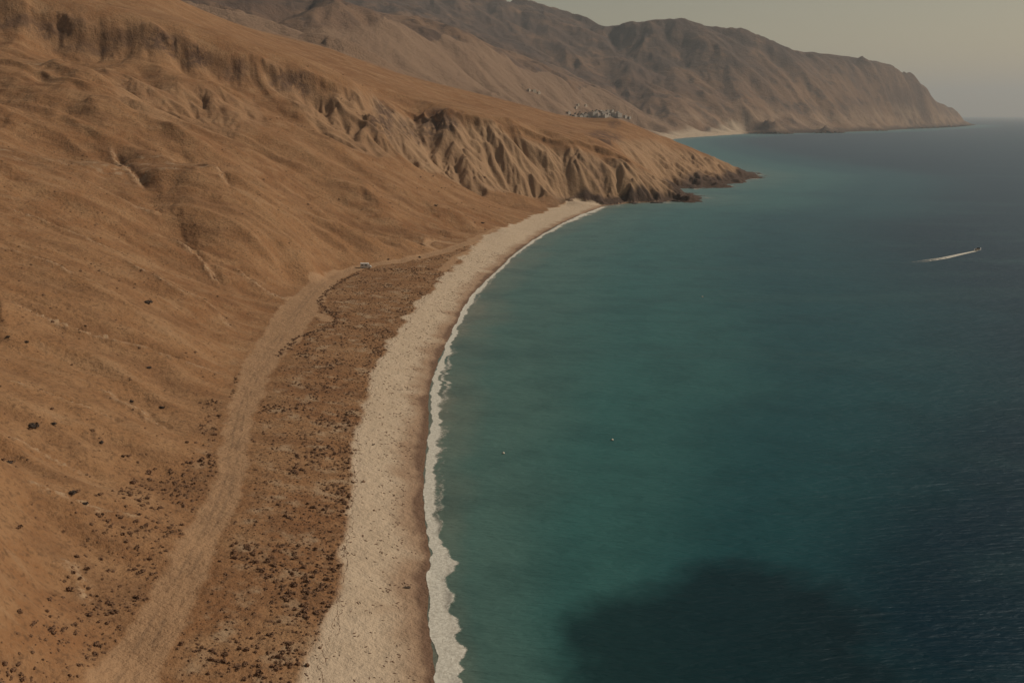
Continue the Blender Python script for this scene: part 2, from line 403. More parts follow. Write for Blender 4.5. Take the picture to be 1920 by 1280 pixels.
for u, v, ru, rv, y0, y1, st in [(300, 78, 34, 16, 700, 900, 1), (368, 98, 26, 16, 700, 900, 1), (440, 118, 26, 12, 700, 900, 0.7), (545, 150, 40, 16, 700, 900, 0.9), (60, 40, 110, 14, 700, 900, 0.7), (190, 66, 90, 12, 700, 900, 0.6), (715, 225, 26, 34, 800, 1000, 1), (825, 228, 38, 26, 850, 1000, 1), (770, 240, 30, 24, 850, 1000, 0.7), (1130, 258, 34, 14, 1060, 1400, 1), (1152, 232, 12, 8, 1100, 1400, 0.8), (1100, 300, 30, 20, 930, 1040, 0.35), (1125, 320, 12, 30, 930, 1040, 0.6)]:
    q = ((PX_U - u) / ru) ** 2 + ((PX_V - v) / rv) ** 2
    ROCKSHADE = np.maximum(ROCKSHADE, 0.75 * st * (1 - sstep(0.1, 1.8, q)) * ((GY > y0) & (GY < y1)))
bench = zone([(-400, -300), (340, -10), (760, 130), (1160, 215), (1250, 258), (1150, 262), (1050, 250), (850, 203), (700, 165), (500, 118), (300, 55), (0, 0), (-400, -80)], 790, 1500).astype(float)
bench = blur(bench, 3)
sea_cliff = sstep(840, 900, GY) * (1 - FAR) * sstep(330, 420, GX + GY * 0.35)
RILLS = [[(0, 553), (60, 578), (150, 612), (250, 646), (330, 676), (405, 702)], [(0, 706), (64, 723), (141, 746), (200, 780)], [(191, 699), (235, 729), (275, 756), (305, 786)],
         [(120, 440), (215, 484), (285, 524), (340, 555), (400, 582), (433, 615)], [(326, 450), (373, 481), (406, 514)], [(0, 811), (58, 823), (117, 856), (160, 872)],
         [(31, 901), (98, 925), (168, 952), (254, 971)], [(0, 470), (90, 498), (160, 530), (232, 568)], [(0, 372), (120, 412), (215, 455)], [(140, 330), (215, 372), (290, 398)], [(90, 1010), (140, 1050), (160, 1105)],
         [(205, 268), (250, 318), (262, 330)], [(385, 310), (425, 345)], [(440, 500), (500, 545), (540, 560)]]
FOLDS = [([(150, 105), (205, 142), (232, 185), (258, 232), (330, 262), (400, 300)], 2.6, 5), ([(150, 140), (240, 205), (320, 248)], 2.5, 5), ([(305, 178), (322, 205)], 2.0, 3), ([(345, 172), (380, 222)], 2.5, 3.5), ([(402, 186), (404, 218)], 2.5, 3), ([(418, 182), (411, 226)], 2.2, 3),
         ([(466, 198), (462, 242)], 3.0, 3.5), ([(520, 205), (600, 262)], 2.5, 4), ([(560, 200), (640, 265)], 2.5, 4), ([(60, 300), (160, 330), (240, 362), (330, 400)], 3.0, 7), ([(205, 268), (250, 320), (300, 352), (352, 378)], 4.0, 6), ([(380, 305), (425, 348), (500, 374)], 4.0, 6), ([(450, 318), (520, 355), (600, 372)], 2.5, 5),
         ([(0, 240), (120, 275), (200, 300)], 3.0, 8), ([(0, 330), (100, 372), (220, 420), (320, 470)], 2.2, 6), ([(0, 430), (120, 470), (260, 535), (380, 590)], 1.8, 5), ([(0, 620), (120, 650), (250, 700), (360, 745)], 1.6, 4), ([(0, 760), (100, 790), (220, 840), (330, 870)], 1.3, 3.5), ([(420, 235), (500, 275), (600, 310), (700, 350)], 2.5, 7), ([(330, 280), (380, 310)], 2.5, 4)]
FOLDM = np.zeros((ND, NA)); RILL = np.zeros((ND, NA)); RILLCOL = np.zeros((ND, NA))
nrr = np.searchsorted(D, 640)
for line, fA, fw in FOLDS:
    L = [hit(u, v) for u, v in line]; L = [p for p in L if p and p[1] < 900]
    if len(L) < 2: continue
    L = resample(smooth_line(L, 2), 10.0); pad = fw * 3.5
    mm = (GX > L[:, 0].min() - pad) & (GX < L[:, 0].max() + pad) & (GY > L[:, 1].min() - pad) & (GY < L[:, 1].max() + pad)
    xx = GX[mm]; yy = GY[mm]
    d, idx = line_dist(xx + fbm(xx / 18, yy / 18, 3, 621) * 5, yy + fbm(xx / 18, yy / 18, 3, 622) * 5, L[:, :2])
    fr2 = idx / max(len(L) - 1, 1)
    FOLDM[mm] = np.maximum(FOLDM[mm], np.exp(-(d / 2.2) ** 2) * sstep(0, 0.3, fr2))
    RILL[mm] += -0.42 * fA * (np.exp(-(d / fw) ** 2) - 0.15 * np.exp(-((d - fw * 1.7) / fw) ** 2)) * sstep(0, 0.35, fr2) * (1 - sstep(0.75, 1.0, fr2))
for line in RILLS:
    L = [hit(u, v) for u, v in line]; L = [p for p in L if p and p[1] < 640]
    if len(L) < 2: continue
    L = resample(smooth_line(L, 2), 4.0)
    x0, x1, y0, y1 = L[:, 0].min() - 8, L[:, 0].max() + 8, L[:, 1].min() - 8, L[:, 1].max() + 8
    mm = (GX[:nrr] > x0) & (GX[:nrr] < x1) & (GY[:nrr] > y0) & (GY[:nrr] < y1)
    xx = GX[:nrr][mm]; yy = GY[:nrr][mm]
    d, idx = line_dist(xx + fbm(xx / 6, yy / 6, 3, 611) * 1.6, yy + fbm(xx / 6, yy / 6, 3, 612) * 1.6, L[:, :2])
    idi = np.clip(idx.astype(int), 0, len(L) - 2); tl = (L[1:, :2] - L[:-1, :2])[idi]
    side = np.sign(tl[:, 0] * (yy - L[idi, 1]) - tl[:, 1] * (xx - L[idi, 0]))   # + is the far side
    e = d * side; ends = sstep(0, 0.12, idx / len(L)) * (1 - sstep(0.9, 1.0, idx / len(L)))
    w = 0.9 + yy / 500
    RILL[:nrr][mm] += (0.8 * np.exp(-((e + 0.8) / (1.1 * w)) ** 2) - 0.95 * np.exp(-((e - 1.1) / (1.0 * w)) ** 2)) * ends * np.clip(yy / 260, 0.6, 1.6)
    RILLCOL[:nrr][mm] = np.maximum(RILLCOL[:nrr][mm], np.exp(-((e + 0.2) / (1.0 * w)) ** 2) * ends)
detail = np.zeros((ND, NA))
mn = land & (GY < 1900)
x = GX[mn]; y = GY[mn]; ax_, ay_ = gx[mn].copy(), gy[mn].copy()
cl = cliff[mn]; cal = calm[mn]; sl_ = slope[mn]; sc_ = sea_cliff[mn]; bn = bench[mn]
dsum = np.zeros(len(x))
wx = x + fbm(x / 40, y / 40, 2, 31) * 6; wy = y + fbm(x / 40, y / 40, 2, 33) * 6
for k, (wl, a_soft, a_cliff) in enumerate([(110, 0.026, 0.0), (52, 0.028, 0.05), (25, 0.022, 0.090), (12.5, 0.013, 0.125), (6.0, 0.009, 0.10)]):
    val, dv, cx, cy = gully_layer(wx, wy, ax_, ay_, wl, 100 + k * 9)
    patch = sstep(-0.35, 0.45, fbm(x / (wl * 3), y / (wl * 3), 2, 200 + k))
    amp_c = a_cliff * np.maximum(cl, 0.0) * (0.35 + 0.9 * patch) * cal
    amp = (a_soft * (1 - 0.8 * bn) * (0.25 + 1.1 * patch) * sstep(0.04, 0.3, sl_) + a_cliff * np.maximum(cl, 0.0) * (0.35 + 0.9 * patch)) * cal
    val = np.where(val > 0, val, val * 1.0)
    dsum += amp * wl * val - 0.5 * amp_c * wl
    ax_ = ax_ + amp * dv * cx; ay_ = ay_ + amp * dv * cy
sh = sstep(0.0, 4.0, HB[mn])
dsum *= np.clip(sh, 0.15, 1)
dsum += cal * (fbm(x / 30, y / 30, 4, 51) * 0.9 + fbm(x / 6, y / 6, 3, 57) * 0.28) * (0.25 + 0.75 * sstep(0.05, 0.25, sl_)) * (1 - 0.6 * bn)
dsum += RILL[mn] * cal
hill = (1 - sstep(640, 800, y)) * (1 - cl) * sstep(0.10, 0.22, sl_) * (1 - bn)
ca_, sa_ = math.cos(math.radians(14)), math.sin(math.radians(14))
xa, ya = x * ca_ - y * sa_, x * sa_ + y * ca_
wq = fbm(x / 70, y / 70, 3, 641)
sp1 = 1 - 2.0 * np.abs(fbm(xa / 190, ya / 34 + wq * 0.7, 2, 643)); sp2 = 1 - 2.0 * np.abs(fbm(xa / 85, ya / 13 + wq * 0.8, 2, 645)); sp3 = 1 - 2 * np.abs(fbm(xa / 40, ya / 5.5 + wq, 2, 647))
dsum += hill * cal * ((sp1 - 0.5) * 3.2 * np.interp(y, [100, 250, 500], [0.45, 0.8, 1.3]) + (sp2 - 0.5) * 1.15 + (sp3 - 0.5) * 0.42)
dsum += (1 - cal) * fbm(x / 5, y / 5, 3, 59) * 0.06
# rough rock at the foot of the headlands
rocky = sc_ * (1 - sstep(6, 15, HB[mn] + fbm(x / 25, y / 25, 3, 71) * 7)) * (1 - BEACH[mn])
rk = 1 - np.abs(fbm(x / 16, y / 16, 4, 73)) * 2.2
dsum += rocky * (rk * 2.6 - 0.2)
detail[mn] = dsum
ROCK = np.zeros((ND, NA), np.float32); ROCK[mn] = rocky
mf = land & (GY >= 1500)
x = GX[mf]; y = GY[mf]; ax_, ay_ = gx[mf].copy(), gy[mf].copy(); sl_ = slope[mf]
ds = np.zeros(len(x))
wx = x + fbm(x / 400, y / 400, 2, 131) * 70; wy = y + fbm(x / 400, y / 400, 2, 133) * 70
for k, (wl, a) in enumerate([(620, 0.030), (310, 0.044), (150, 0.048), (75, 0.044), (38, 0.034)]):
    val, dv, cx, cy = gully_layer(wx, wy, ax_, ay_, wl, 300 + k * 9)
    amp = a * sstep(0.04, 0.28, sl_)
    ds += amp * wl * (val - 0.35)
    ax_ = ax_ + amp * dv * cx; ay_ = ay_ + amp * dv * cy
ds += fbm(x / 300, y / 300, 5, 151) * 14 * sstep(0.05, 0.25, sl_) + fbm(x / 60, y / 60, 3, 153) * 3.0
fshore = sstep(0, 60, HB[mf])
detail[mf] = detail[mf] * (1 - FAR[mf]) + ds * np.clip(fshore, 0.06, 1) * FAR[mf]
H = HB + detail
H = np.where((HB > 1.0) & (GY < 1100), np.maximum(H, 0.4 * HB + 0.5), H)
def scarp_step(line, A, w, back, seed):
    L = resample(line, 25.0)
    mm = (GX > L[:, 0].min() - 80) & (GX < L[:, 0].max() + 80) & (GY > L[:, 1].min() - 90) & (GY < L[:, 1].max() + 30) & land
    xx, yy = GX[mm], GY[mm]
    wx, wy = xx + fbm(xx / 14, yy / 14, 3, seed) * 5, yy + fbm(xx / 14, yy / 14, 3, seed + 1) * 5
    d, idx = line_dist(wx, wy, L[:, :2]); idi = np.clip(idx.astype(int), 0, len(L) - 2)
    tl = (L[1:, :2] - L[:-1, :2])[idi]
    e = d * np.sign(-(tl[:, 0] * (wy - L[idi, 1]) - tl[:, 1] * (wx - L[idi, 0])))
    ends = sstep(0, 1.0, idx) * (1 - sstep(len(L) - 2.5, len(L) - 1, idx))
    am = A * (0.35 + 1.1 * vnoise(idx * 25.0 / 38.0, idx * 0, seed + 3)) * ends
    H[mm] += -am * sstep(-0.5, w, e) * (1 - sstep(w, back, e)) + 0.25 * am * np.exp(-(e / 5.0) ** 2) * (e < 0)
scarp_step(Yz([(-300, -50, 760), (0, 8, 780), (100, 28, 790), (200, 48, 800), (290, 60, 812), (380, 84, 822), (450, 104, 832), (500, 124, 842), (560, 136, 850), (640, 163, 862), (672, 166, 872)]), 6.0, 4.0, 38.0, 911)
scarp_step(Yz([(672, 166, 872), (700, 215, 852), (720, 250, 832), (736, 290, 800)])[::-1], 9.0, 7.0, 30.0, 921)
scarp_step(Yz([(740, 200, 985), (790, 213, 985), (832, 208, 968), (852, 214, 972), (900, 227, 985), (1000, 248, 1008), (1060, 257, 1016), (1130, 274, 1028), (1180, 299, 1030), (1215, 329, 1026)]), 4.2, 3.0, 26.0, 931)
print('detail', time.time() - T0)

def sample(A, x, y):
    a = np.arctan2(x, y); d = np.hypot(x, y)
    j = np.clip(np.rint(np.interp(a, az, np.arange(NA))).astype(int), 0, NA - 1); i = np.clip(np.rint(np.interp(d, D, np.arange(ND))).astype(int), 0, ND - 1)
    return A[i, j]

# ------------------------------------------------------------------ materials
def new_mat(name):
    m = bpy.data.materials.new(name); m.use_nodes = True
    nt = m.node_tree; nt.nodes.clear()
    out = nt.nodes.new('ShaderNodeOutputMaterial')
    b = nt.nodes.new('ShaderNodeBsdfPrincipled')
    nt.links.new(b.outputs[0], out.inputs[0])
    return m, nt, b
class NB:
    """small node builder"""
    def __init__(s, nt): s.nt = nt; s.L = nt.links.new
    def n(s, t): return s.nt.nodes.new(t)
    def attr(s, name):
        a = s.n('ShaderNodeAttribute'); a.attribute_name = name; return a.outputs['Fac']
    def pos(s):
        return s.n('ShaderNodeNewGeometry').outputs['Position']
    def noise(s, scale, detail=4, rough=0.55, vec=None, dist=0.0):
        t = s.n('ShaderNodeTexNoise'); t.inputs['Scale'].default_value = scale; t.inputs['Detail'].default_value = detail
        t.inputs['Roughness'].default_value = rough; t.inputs['Distortion'].default_value = dist
        s.L(vec if vec is not None else s.pos(), t.inputs['Vector']); return t.outputs['Fac']
    def map(s, v, a, b, c=0.0, d=1.0, smooth=True):
        t = s.n('ShaderNodeMapRange'); t.interpolation_type = 'SMOOTHSTEP' if smooth else 'LINEAR'
        t.inputs[1].default_value = a; t.inputs[2].default_value = b; t.inputs[3].default_value = c; t.inputs[4].default_value = d
        s.L(v, t.inputs[0]); return t.outputs[0]
    def math(s, op, a, b=None):
        t = s.n('ShaderNodeMath'); t.operation = op
        for k, q in enumerate((a, b)):
            if q is None: continue
            if isinstance(q, (int, float)): t.inputs[k].default_value = q
            else: s.L(q, t.inputs[k])
        return t.outputs[0]
    def mix(s, f, a, b, blend='MIX'):
        t = s.n('ShaderNodeMix'); t.data_type = 'RGBA'; t.blend_type = blend
        if isinstance(f, (int, float)): t.inputs[0].default_value = f
        else: s.L(f, t.inputs[0])
        for k, q in ((6, a), (7, b)):
            if isinstance(q, tuple): t.inputs[k].default_value = q + (1,)
            else: s.L(q, t.inputs[k])
        return t.outputs[2]
    def vscale(s, v, sc, rot=0.0):
        t = s.n('ShaderNodeMapping'); t.inputs['Scale'].default_value = sc; t.inputs['Rotation'].default_value = (0, 0, rot); s.L(v, t.inputs[0]); return t.outputs[0]
    def bump(s, h, strength, dist, normal=None):
        t = s.n('ShaderNodeBump'); t.inputs['Strength'].default_value = strength; t.inputs['Distance'].default_value = dist
        s.L(h, t.inputs['Height'])
        if normal is not None: s.L(normal, t.inputs['Normal'])
        return t.outputs[0]

def land_material():
    m, nt, b = new_mat('dry_land'); k = NB(nt)
    p = k.pos()
    big = k.noise(0.012, 4); mid = k.noise(0.09, 5, 0.6); fine = k.noise(0.9, 5, 0.65)
    col = k.mix(k.map(big, 0.35, 0.65), (0.236, 0.112, 0.049), (0.282, 0.148, 0.069))
    col = k.mix(k.map(mid, 0.35, 0.72), col, (0.315, 0.178, 0.089))
    col = k.mix(k.math('MULTIPLY', k.map(fine, 0.48, 0.68), 0.75), col, (0.125, 0.068, 0.036))
    streak = k.noise(0.11, 5, 0.62, k.vscale(p, (0.22, 1.0, 0.6), math.radians(-12)), 0.4)
    col = k.mix(k.math('MULTIPLY', k.map(streak, 0.36, 0.52, 1.0, 0.0), 0.45), col, (0.165, 0.082, 0.040))
    col = k.mix(k.math('MULTIPLY', k.map(streak, 0.54, 0.70), 0.45), col, (0.36, 0.225, 0.125))
    vfine = k.noise(3.2, 3, 0.6)
    col = k.mix(k.math('MULTIPLY', k.map(vfine, 0.55, 0.75), 0.35), col, (0.34, 0.23, 0.14))
    # scrubby ground
    scr = k.attr('scrub')
    tuft = k.map(k.noise(0.55, 4, 0.7), 0.52, 0.66)
    col = k.mix(k.math('MULTIPLY', k.math('MULTIPLY', tuft, scr), 0.18), col, (0.10, 0.055, 0.03))
    sandy = k.map(k.noise(0.16, 3), 0.5, 0.7)
    col = k.mix(k.math('MULTIPLY', k.math('MULTIPLY', sandy, scr), 0.75), col, (0.36, 0.25, 0.155))
    # bare cliffs: paler earth with beds
    cf = k.attr('cliff')
    ccol = k.mix(k.noise(0.06, 5, 0.65), (0.26, 0.155, 0.088), (0.41, 0.27, 0.16))
    col = k.mix(k.math('MULTIPLY', cf, 0.85), col, ccol)
    col = k.mix(k.math('MULTIPLY', k.attr('rill'), k.map(k.noise(0.5, 4, 0.7), 0.4, 0.6, 0.0, 0.75)), col, (0.42, 0.29, 0.18))
    col = k.mix(k.math('MULTIPLY', k.attr('rock_shade'), k.map(k.noise(0.12, 5, 0.7, dist=0.5), 0.36, 0.56)), col, (0.07, 0.042, 0.034))  # dark mix: rock tone plus shade painted into the colour
    # far hills: grey scrub cover
    fcol = k.mix(k.map(k.noise(0.0022, 6, 0.6), 0.38, 0.66), (0.24, 0.142, 0.084), (0.128, 0.079, 0.056))
    fcol = k.mix(k.map(k.noise(0.012, 5, 0.65), 0.45, 0.7), fcol, (0.10, 0.066, 0.050))
    fcol = k.mix(k.math('MULTIPLY', k.attr('pale'), k.map(k.noise(0.009, 5, 0.65), 0.38, 0.6)), fcol, (0.34, 0.225, 0.145))
    fcol = k.mix(k.math('MULTIPLY', k.attr('heath'), k.map(k.noise(0.007, 6, 0.68), 0.34, 0.56)), fcol, (0.080, 0.054, 0.043))
    fcol = k.mix(k.attr('lit_slope'), fcol, k.mix(k.noise(0.006, 6, 0.65), (0.20, 0.12, 0.075), (0.31, 0.20, 0.125)))  # sunlit look of the far slope, put into a paler base colour
    col = k.mix(k.attr('far'), col, fcol)
    # dark shore rock
    rk = k.mix(k.noise(0.35, 5, 0.65), (0.035, 0.024, 0.02), (0.13, 0.08, 0.055))
    col = k.mix(k.attr('rock'), col, rk)
    # track
    rcol = k.mix(k.noise(0.35, 5, 0.6), (0.320, 0.186, 0.100), (0.40, 0.25, 0.142))
    rcol = k.mix(k.math('MULTIPLY', k.attr('rut'), k.map(k.noise(0.12, 3), 0.35, 0.6)), rcol, (0.25, 0.155, 0.09))
    col = k.mix(k.attr('road'), col, rcol)
    # beach
    bcol = k.mix(k.noise(0.15, 5, 0.6), (0.44, 0.33, 0.225), (0.56, 0.44, 0.32))
    grain = k.map(k.noise(2.2, 4, 0.7), 0.56, 0.74)
    bcol = k.mix(k.math('MULTIPLY', grain, 0.4), bcol, (0.27, 0.18, 0.115))
    bcol = k.mix(k.attr('damp'), bcol, (0.34, 0.225, 0.145))
    bcol = k.mix(k.attr('wet'), bcol, (0.175, 0.105, 0.068))
    col = k.mix(k.attr('beach'), col, bcol)
    nt.links.new(col, b.inputs['Base Color'])
    b.inputs['Roughness'].default_value = 0.95
    b.inputs['Specular IOR Level'].default_value = 0.15
    h = k.math('ADD', k.math('MULTIPLY', fine, 1.0), k.math('MULTIPLY', k.noise(0.28, 4, 0.65), 2.2))
    n1 = k.bump(h, 0.8, 0.55)
    h2 = k.noise(0.035, 6, 0.7)
    n2 = nt.nodes.new('ShaderNodeBump'); n2.inputs['Distance'].default_value = 22.0
    nt.links.new(k.math('MULTIPLY', k.attr('far'), 0.6), n2.inputs['Strength']); nt.links.new(h2, n2.inputs['Height']); nt.links.new(n1, n2.inputs['Normal'])
    nt.links.new(n2.outputs[0], b.inputs['Normal'])
    return m
MAT_LAND = land_material()

# ------------------------------------------------------------------ land objects (one sheet, cut into its regions)
LITSLOPE = np.zeros((ND, NA), np.float32)  # paler tone painted over the far slope that looks sunlit
lit_poly = [at_y(u, v, y)[:2] for u, v, y in [(-700, -60, 1850), (320, 8, 2250), (600, 48, 2550), (720, 26, 2850), (850, 72, 3200), (960, 112, 3600), (1050, 150, 3900), (1150, 200, 4200), (1260, 245, 4200), (1400, 248, 4650)]] + [at_z(1400, 251, -5)[:2], at_z(1262, 262, -5)[:2], (500, 2500), (0, 1450), (-2000, 1450)]
LITSLOPE[:] = inside(GX + fbm(GX / 300, GY / 300, 3, 401) * 120, GY + fbm(GX / 300, GY / 300, 3, 402) * 120, lit_poly)
PALE = ((1 - sstep(60, 170, H + fbm(GX / 200, GY / 200, 3, 411) * 60)) * (GY > 3000) * 0.7).astype(np.float32)
q = ((PX_U - 1125) / 48) ** 2 + ((PX_V - 221) / 5) ** 2; PALE = np.maximum(PALE, (1 - sstep(0.4, 1.6, q)) * (GY > 3000))
HEATH = (sstep(230, 470, H + fbm(GX / 350, GY / 350, 4, 421) * 190) * (GY > 4300) * 0.85).astype(np.float32)
far_sh = np.array(FAR_SHORE)
m = (GY > 3000) & (H > -5) & (H < 60)
fd = np.full((ND, NA), 9999.0, np.float32)
a, _ = line_dist(GX[m], GY[m], far_sh[:, :2]); fd[m] = a
fu = PX_U
FARBEACH = ((1 - sstep(50, 110, fd + fbm(GX / 60, GY / 60, 2, 77) * 20)) * (1 - sstep(1385, 1410, fu)) * (GY > 3000)).astype(np.float32)
FARROCK = ((1 - sstep(6, 30, H + fbm(GX / 130, GY / 130, 4, 78) * 12)) * sstep(1390, 1440, fu) * (GY > 3000)).astype(np.float32)
ROCK = np.maximum(ROCK, FARROCK)
BEACHT = np.maximum(BEACH, FARBEACH)
swash = fbm(GX / 9, GY / 9, 3, 81) * 1.5
WET = (1 - sstep(0.8, 2.8, SHORED + swash * 1.5)) * BEACH
DAMP = (1 - sstep(2.5, 9.0, SHORED + swash * 2.6)) * BEACH
SCRUB = sstep(0.5, 4, RD) * (1 - BEACH) * (BD < 400) * (1 - sstep(0.16, 0.30, slope)) * (GY < 700)

okv = H > -2.5
fm = okv[:-1, :-1] & okv[1:, :-1] & okv[1:, 1:] & okv[:-1, 1:]
fi_, fj_ = np.nonzero(fm)
hm = np.maximum(np.maximum(H[:-1, :-1], H[1:, :-1]), np.maximum(H[1:, 1:], H[:-1, 1:]))[fm]
keep = hm > -1.5
fi_, fj_ = fi_[keep], fj_[keep]
fy = GY[fi_, fj_]; fb = BEACHT[fi_, fj_]; fr_ = ROAD[fi_, fj_]; frk = ROCK[fi_, fj_]
flat_ok = inside(GX, GY, [p[:2] for p in road_line] + [p[:2] for p in beach_back[::-1]])[fi_, fj_]
# 0 hillside 1 beach 2 track 3 scrub flat 4 headland 5 far mountains 6 far beach
reg = np.zeros(len(fi_), int)
reg[flat_ok & (fy < 800)] = 3
reg[(fy > 840) & (GX[fi_, fj_] + fy * 0.35 > 330 - 130)] = 4
reg[fr_ > 0.5] = 2
reg[(fb > 0.5)] = 1
reg[fy > 1600] = 5
reg[(fy > 1600) & (fb > 0.5)] = 6
REGN = ['hillside', 'beach', 'dirt_track', 'scrub_flat', 'headland', 'mountains', 'far_beach']
def grid_object(name, ii, jj, Hh, GX, GY, NA_, attrs, mat):
    ids = np.stack([ii * NA_ + jj, ii * NA_ + jj + 1, (ii + 1) * NA_ + jj + 1, (ii + 1) * NA_ + jj], 1)
    uq, inv = np.unique(ids.ravel(), return_inverse=True)
    me = bpy.data.meshes.new(name)
    nv, nf = len(uq), len(ids)
    me.vertices.add(nv); me.loops.add(nf * 4); me.polygons.add(nf)
    co = np.stack([GX.ravel()[uq], GY.ravel()[uq], Hh.ravel()[uq]], 1).astype(np.float32)
    me.vertices.foreach_set('co', co.ravel())
    me.loops.foreach_set('vertex_index', inv.astype(np.int32).ravel())
    me.polygons.foreach_set('loop_start', np.arange(0, nf * 4, 4, dtype=np.int32))
    me.polygons.foreach_set('use_smooth', np.ones(nf, bool))
    for an, A in attrs.items():
        at = me.attributes.new(an, 'FLOAT', 'POINT'); at.data.foreach_set('value', A.ravel()[uq].astype(np.float32))
    me.update(); me.validate()
    me.materials.append(mat)
    o = bpy.data.objects.new(name, me); COL.objects.link(o); o['kind'] = 'structure'
    return o
ATT = dict(road=ROAD, beach=BEACHT, wet=WET, damp=DAMP, pale=PALE, heath=HEATH, rut=full(np.exp(-((np.abs(rd - 0.9 + wob * 0.2)) / 0.35) ** 2) * 0.8),rill=RILLCOL, rock_shade=ROCKSHADE, cliff=cliff, rock=ROCK, far=FAR, lit_slope=LITSLOPE, scrub=SCRUB)
ntri = 0
for r, nm in enumerate(REGN):
    s = reg == r
    if s.any():
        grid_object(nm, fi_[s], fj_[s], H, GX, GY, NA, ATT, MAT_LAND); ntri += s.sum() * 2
print('land tris', ntri, time.time() - T0)

# ------------------------------------------------------------------ sea
saz = np.radians(np.concatenate([np.linspace(-180, -31, 40, endpoint=False), np.linspace(-31, 31, 420, endpoint=False), np.linspace(31, 180, 41)]))
sD = np.concatenate([[2.0, 40.0], np.geomspace(75, 1500, 330, endpoint=False), np.geomspace(1500, 9000, 90, endpoint=False), np.geomspace(9000, 58000, 25)])
SX = np.sin(saz)[None, :] * sD[:, None]; SY = np.cos(saz)[None, :] * sD[:, None]
mS = (sD < 10000)
sh_pts = resample(shore_all[:, :3], 14.0)
sh_pts = np.concatenate([sh_pts[sh_pts[:, 1] < 1600], sh_pts[sh_pts[:, 1] >= 1600][::10]])
SDIST = np.full(SX.shape, 9000.0)
sub = SX[mS]; a, _ = line_dist(sub.astype(np.float32), SY[mS].astype(np.float32), sh_pts[:, :2]); SDIST[mS] = a
SDIST *= np.interp(SY, [60, 150, 215, 300, 420, 700, 1200, 5000], [3.4, 2.9, 1.75, 1.1, 0.9, 0.85, 0.8, 0.8])
# pixel-free seabed patch: sea-grass bed off the beach
gp = [at_z(u, v, 0)[:2] for u, v in [(1045, 1290), (1050, 1180), (1110, 1125), (1200, 1095), (1290, 1060), (1400, 1050), (1500, 1070), (1590, 1105), (1640, 1180), (1700, 1300), (1760, 1500), (1300, 1700), (1040, 1500)]]
def signed(X, Y, poly):
    L = np.array(list(poly) + [poly[0]])
    d, _ = line_dist(X.astype(np.float32), Y.astype(np.float32), L); return np.where(inside(X, Y, poly), d, -d)
GR = np.full(SX.shape, -99.0); ms = (sD < 420)
GR[ms] = signed(SX[ms] + fbm(SX[ms] / 14, SY[ms] / 14, 3, 501) * 5, SY[ms] + fbm(SX[ms] / 14, SY[ms] / 14, 3, 502) * 5, gp)
GRASS = sstep(-5.0, 7.0, GR + fbm(SX / 6, SY / 6, 3, 505) * 4)
def sea_material():
    m, nt, b = new_mat('sea_water'); k = NB(nt)
    p = k.pos()
    wob = k.math('MULTIPLY', k.math('SUBTRACT', k.noise(0.02, 4, 0.6), 0.5), 30.0)
    d = k.math('DIVIDE', k.math('ADD', k.attr('shore_distance'), wob), 400.0)
    rp = k.n('ShaderNodeValToRGB'); k.L(d, rp.inputs[0]); cr = rp.color_ramp; cr.interpolation = 'EASE'
    stops = [(0.0, (0.165, 0.175, 0.135)), (0.022, (0.115, 0.16, 0.130)), (0.06, (0.075, 0.148, 0.128)), (0.18, (0.038, 0.120, 0.112)), (0.36, (0.013, 0.066, 0.074)), (0.62, (0.001, 0.018, 0.031)), (1.0, (0.001, 0.016, 0.029))]
    cr.elements[0].position = stops[0][0]; cr.elements[0].color = stops[0][1] + (1,)
    cr.elements[1].position = stops[-1][0]; cr.elements[1].color = stops[-1][1] + (1,)
    for pp, cc in stops[1:-1]:
        e = cr.elements.new(pp); e.color = cc + (1,)
    col = rp.outputs[0]
    mott = k.noise(0.045, 5, 0.6)
    col = k.mix(k.math('MULTIPLY', k.map(mott, 0.42, 0.68), 0.22), col, (0.004, 0.022, 0.026))
    gust = k.noise(0.016, 5, 0.6, k.vscale(p, (0.35, 1.0, 1), math.radians(-35)), 0.6)
    col = k.mix(k.math('MULTIPLY', k.map(gust, 0.5, 0.72), 0.35), col, (0.035, 0.085, 0.082))
    col = k.mix(k.math('MULTIPLY', k.attr('seagrass'), 0.75), col, (0.003, 0.011, 0.016))
    nt.links.new(col, b.inputs['Base Color'])
    b.inputs['Roughness'].default_value = 0.10
    b.inputs['IOR'].default_value = 1.33
    b.inputs['Specular IOR Level'].default_value = 0.0
    w1 = k.noise(0.55, 5, 0.62, k.vscale(p, (0.45, 1.5, 1), math.radians(-28)), 0.3)
    w2 = k.noise(0.09, 4, 0.6, k.vscale(p, (0.6, 1.4, 1), math.radians(-20)))
    n = k.bump(k.math('ADD', k.math('MULTIPLY', w1, 0.55), k.math('MULTIPLY', w2, 1.2)), 0.85, 0.95)
    nt.links.new(n, b.inputs['Normal'])
    # mean reflectance of a ruffled sea: a flat mirror's Fresnel curve, held down towards the horizon
    gl = k.n('ShaderNodeBsdfGlossy'); gl.inputs['Roughness'].default_value = 0.42; gl.inputs['Color'].default_value = (0.78, 0.90, 1.0, 1)
    nt.links.new(n, gl.inputs['Normal'])
    fr = k.n('ShaderNodeFresnel'); fr.inputs['IOR'].default_value = 1.33
    ms = k.n('ShaderNodeMixShader'); nt.links.new(k.math('MULTIPLY', fr.outputs[0], 0.33), ms.inputs[0])
    out = [q for q in nt.nodes if q.type == 'OUTPUT_MATERIAL'][0]
    nt.links.new(b.outputs[0], ms.inputs[1]); nt.links.new(gl.outputs[0], ms.inputs[2]); nt.links.new(ms.outputs[0], out.inputs[0])
    return m
MAT_SEA = sea_material()
ii, jj = np.meshgrid(np.arange(len(sD) - 1), np.arange(len(saz) - 1), indexing='ij')
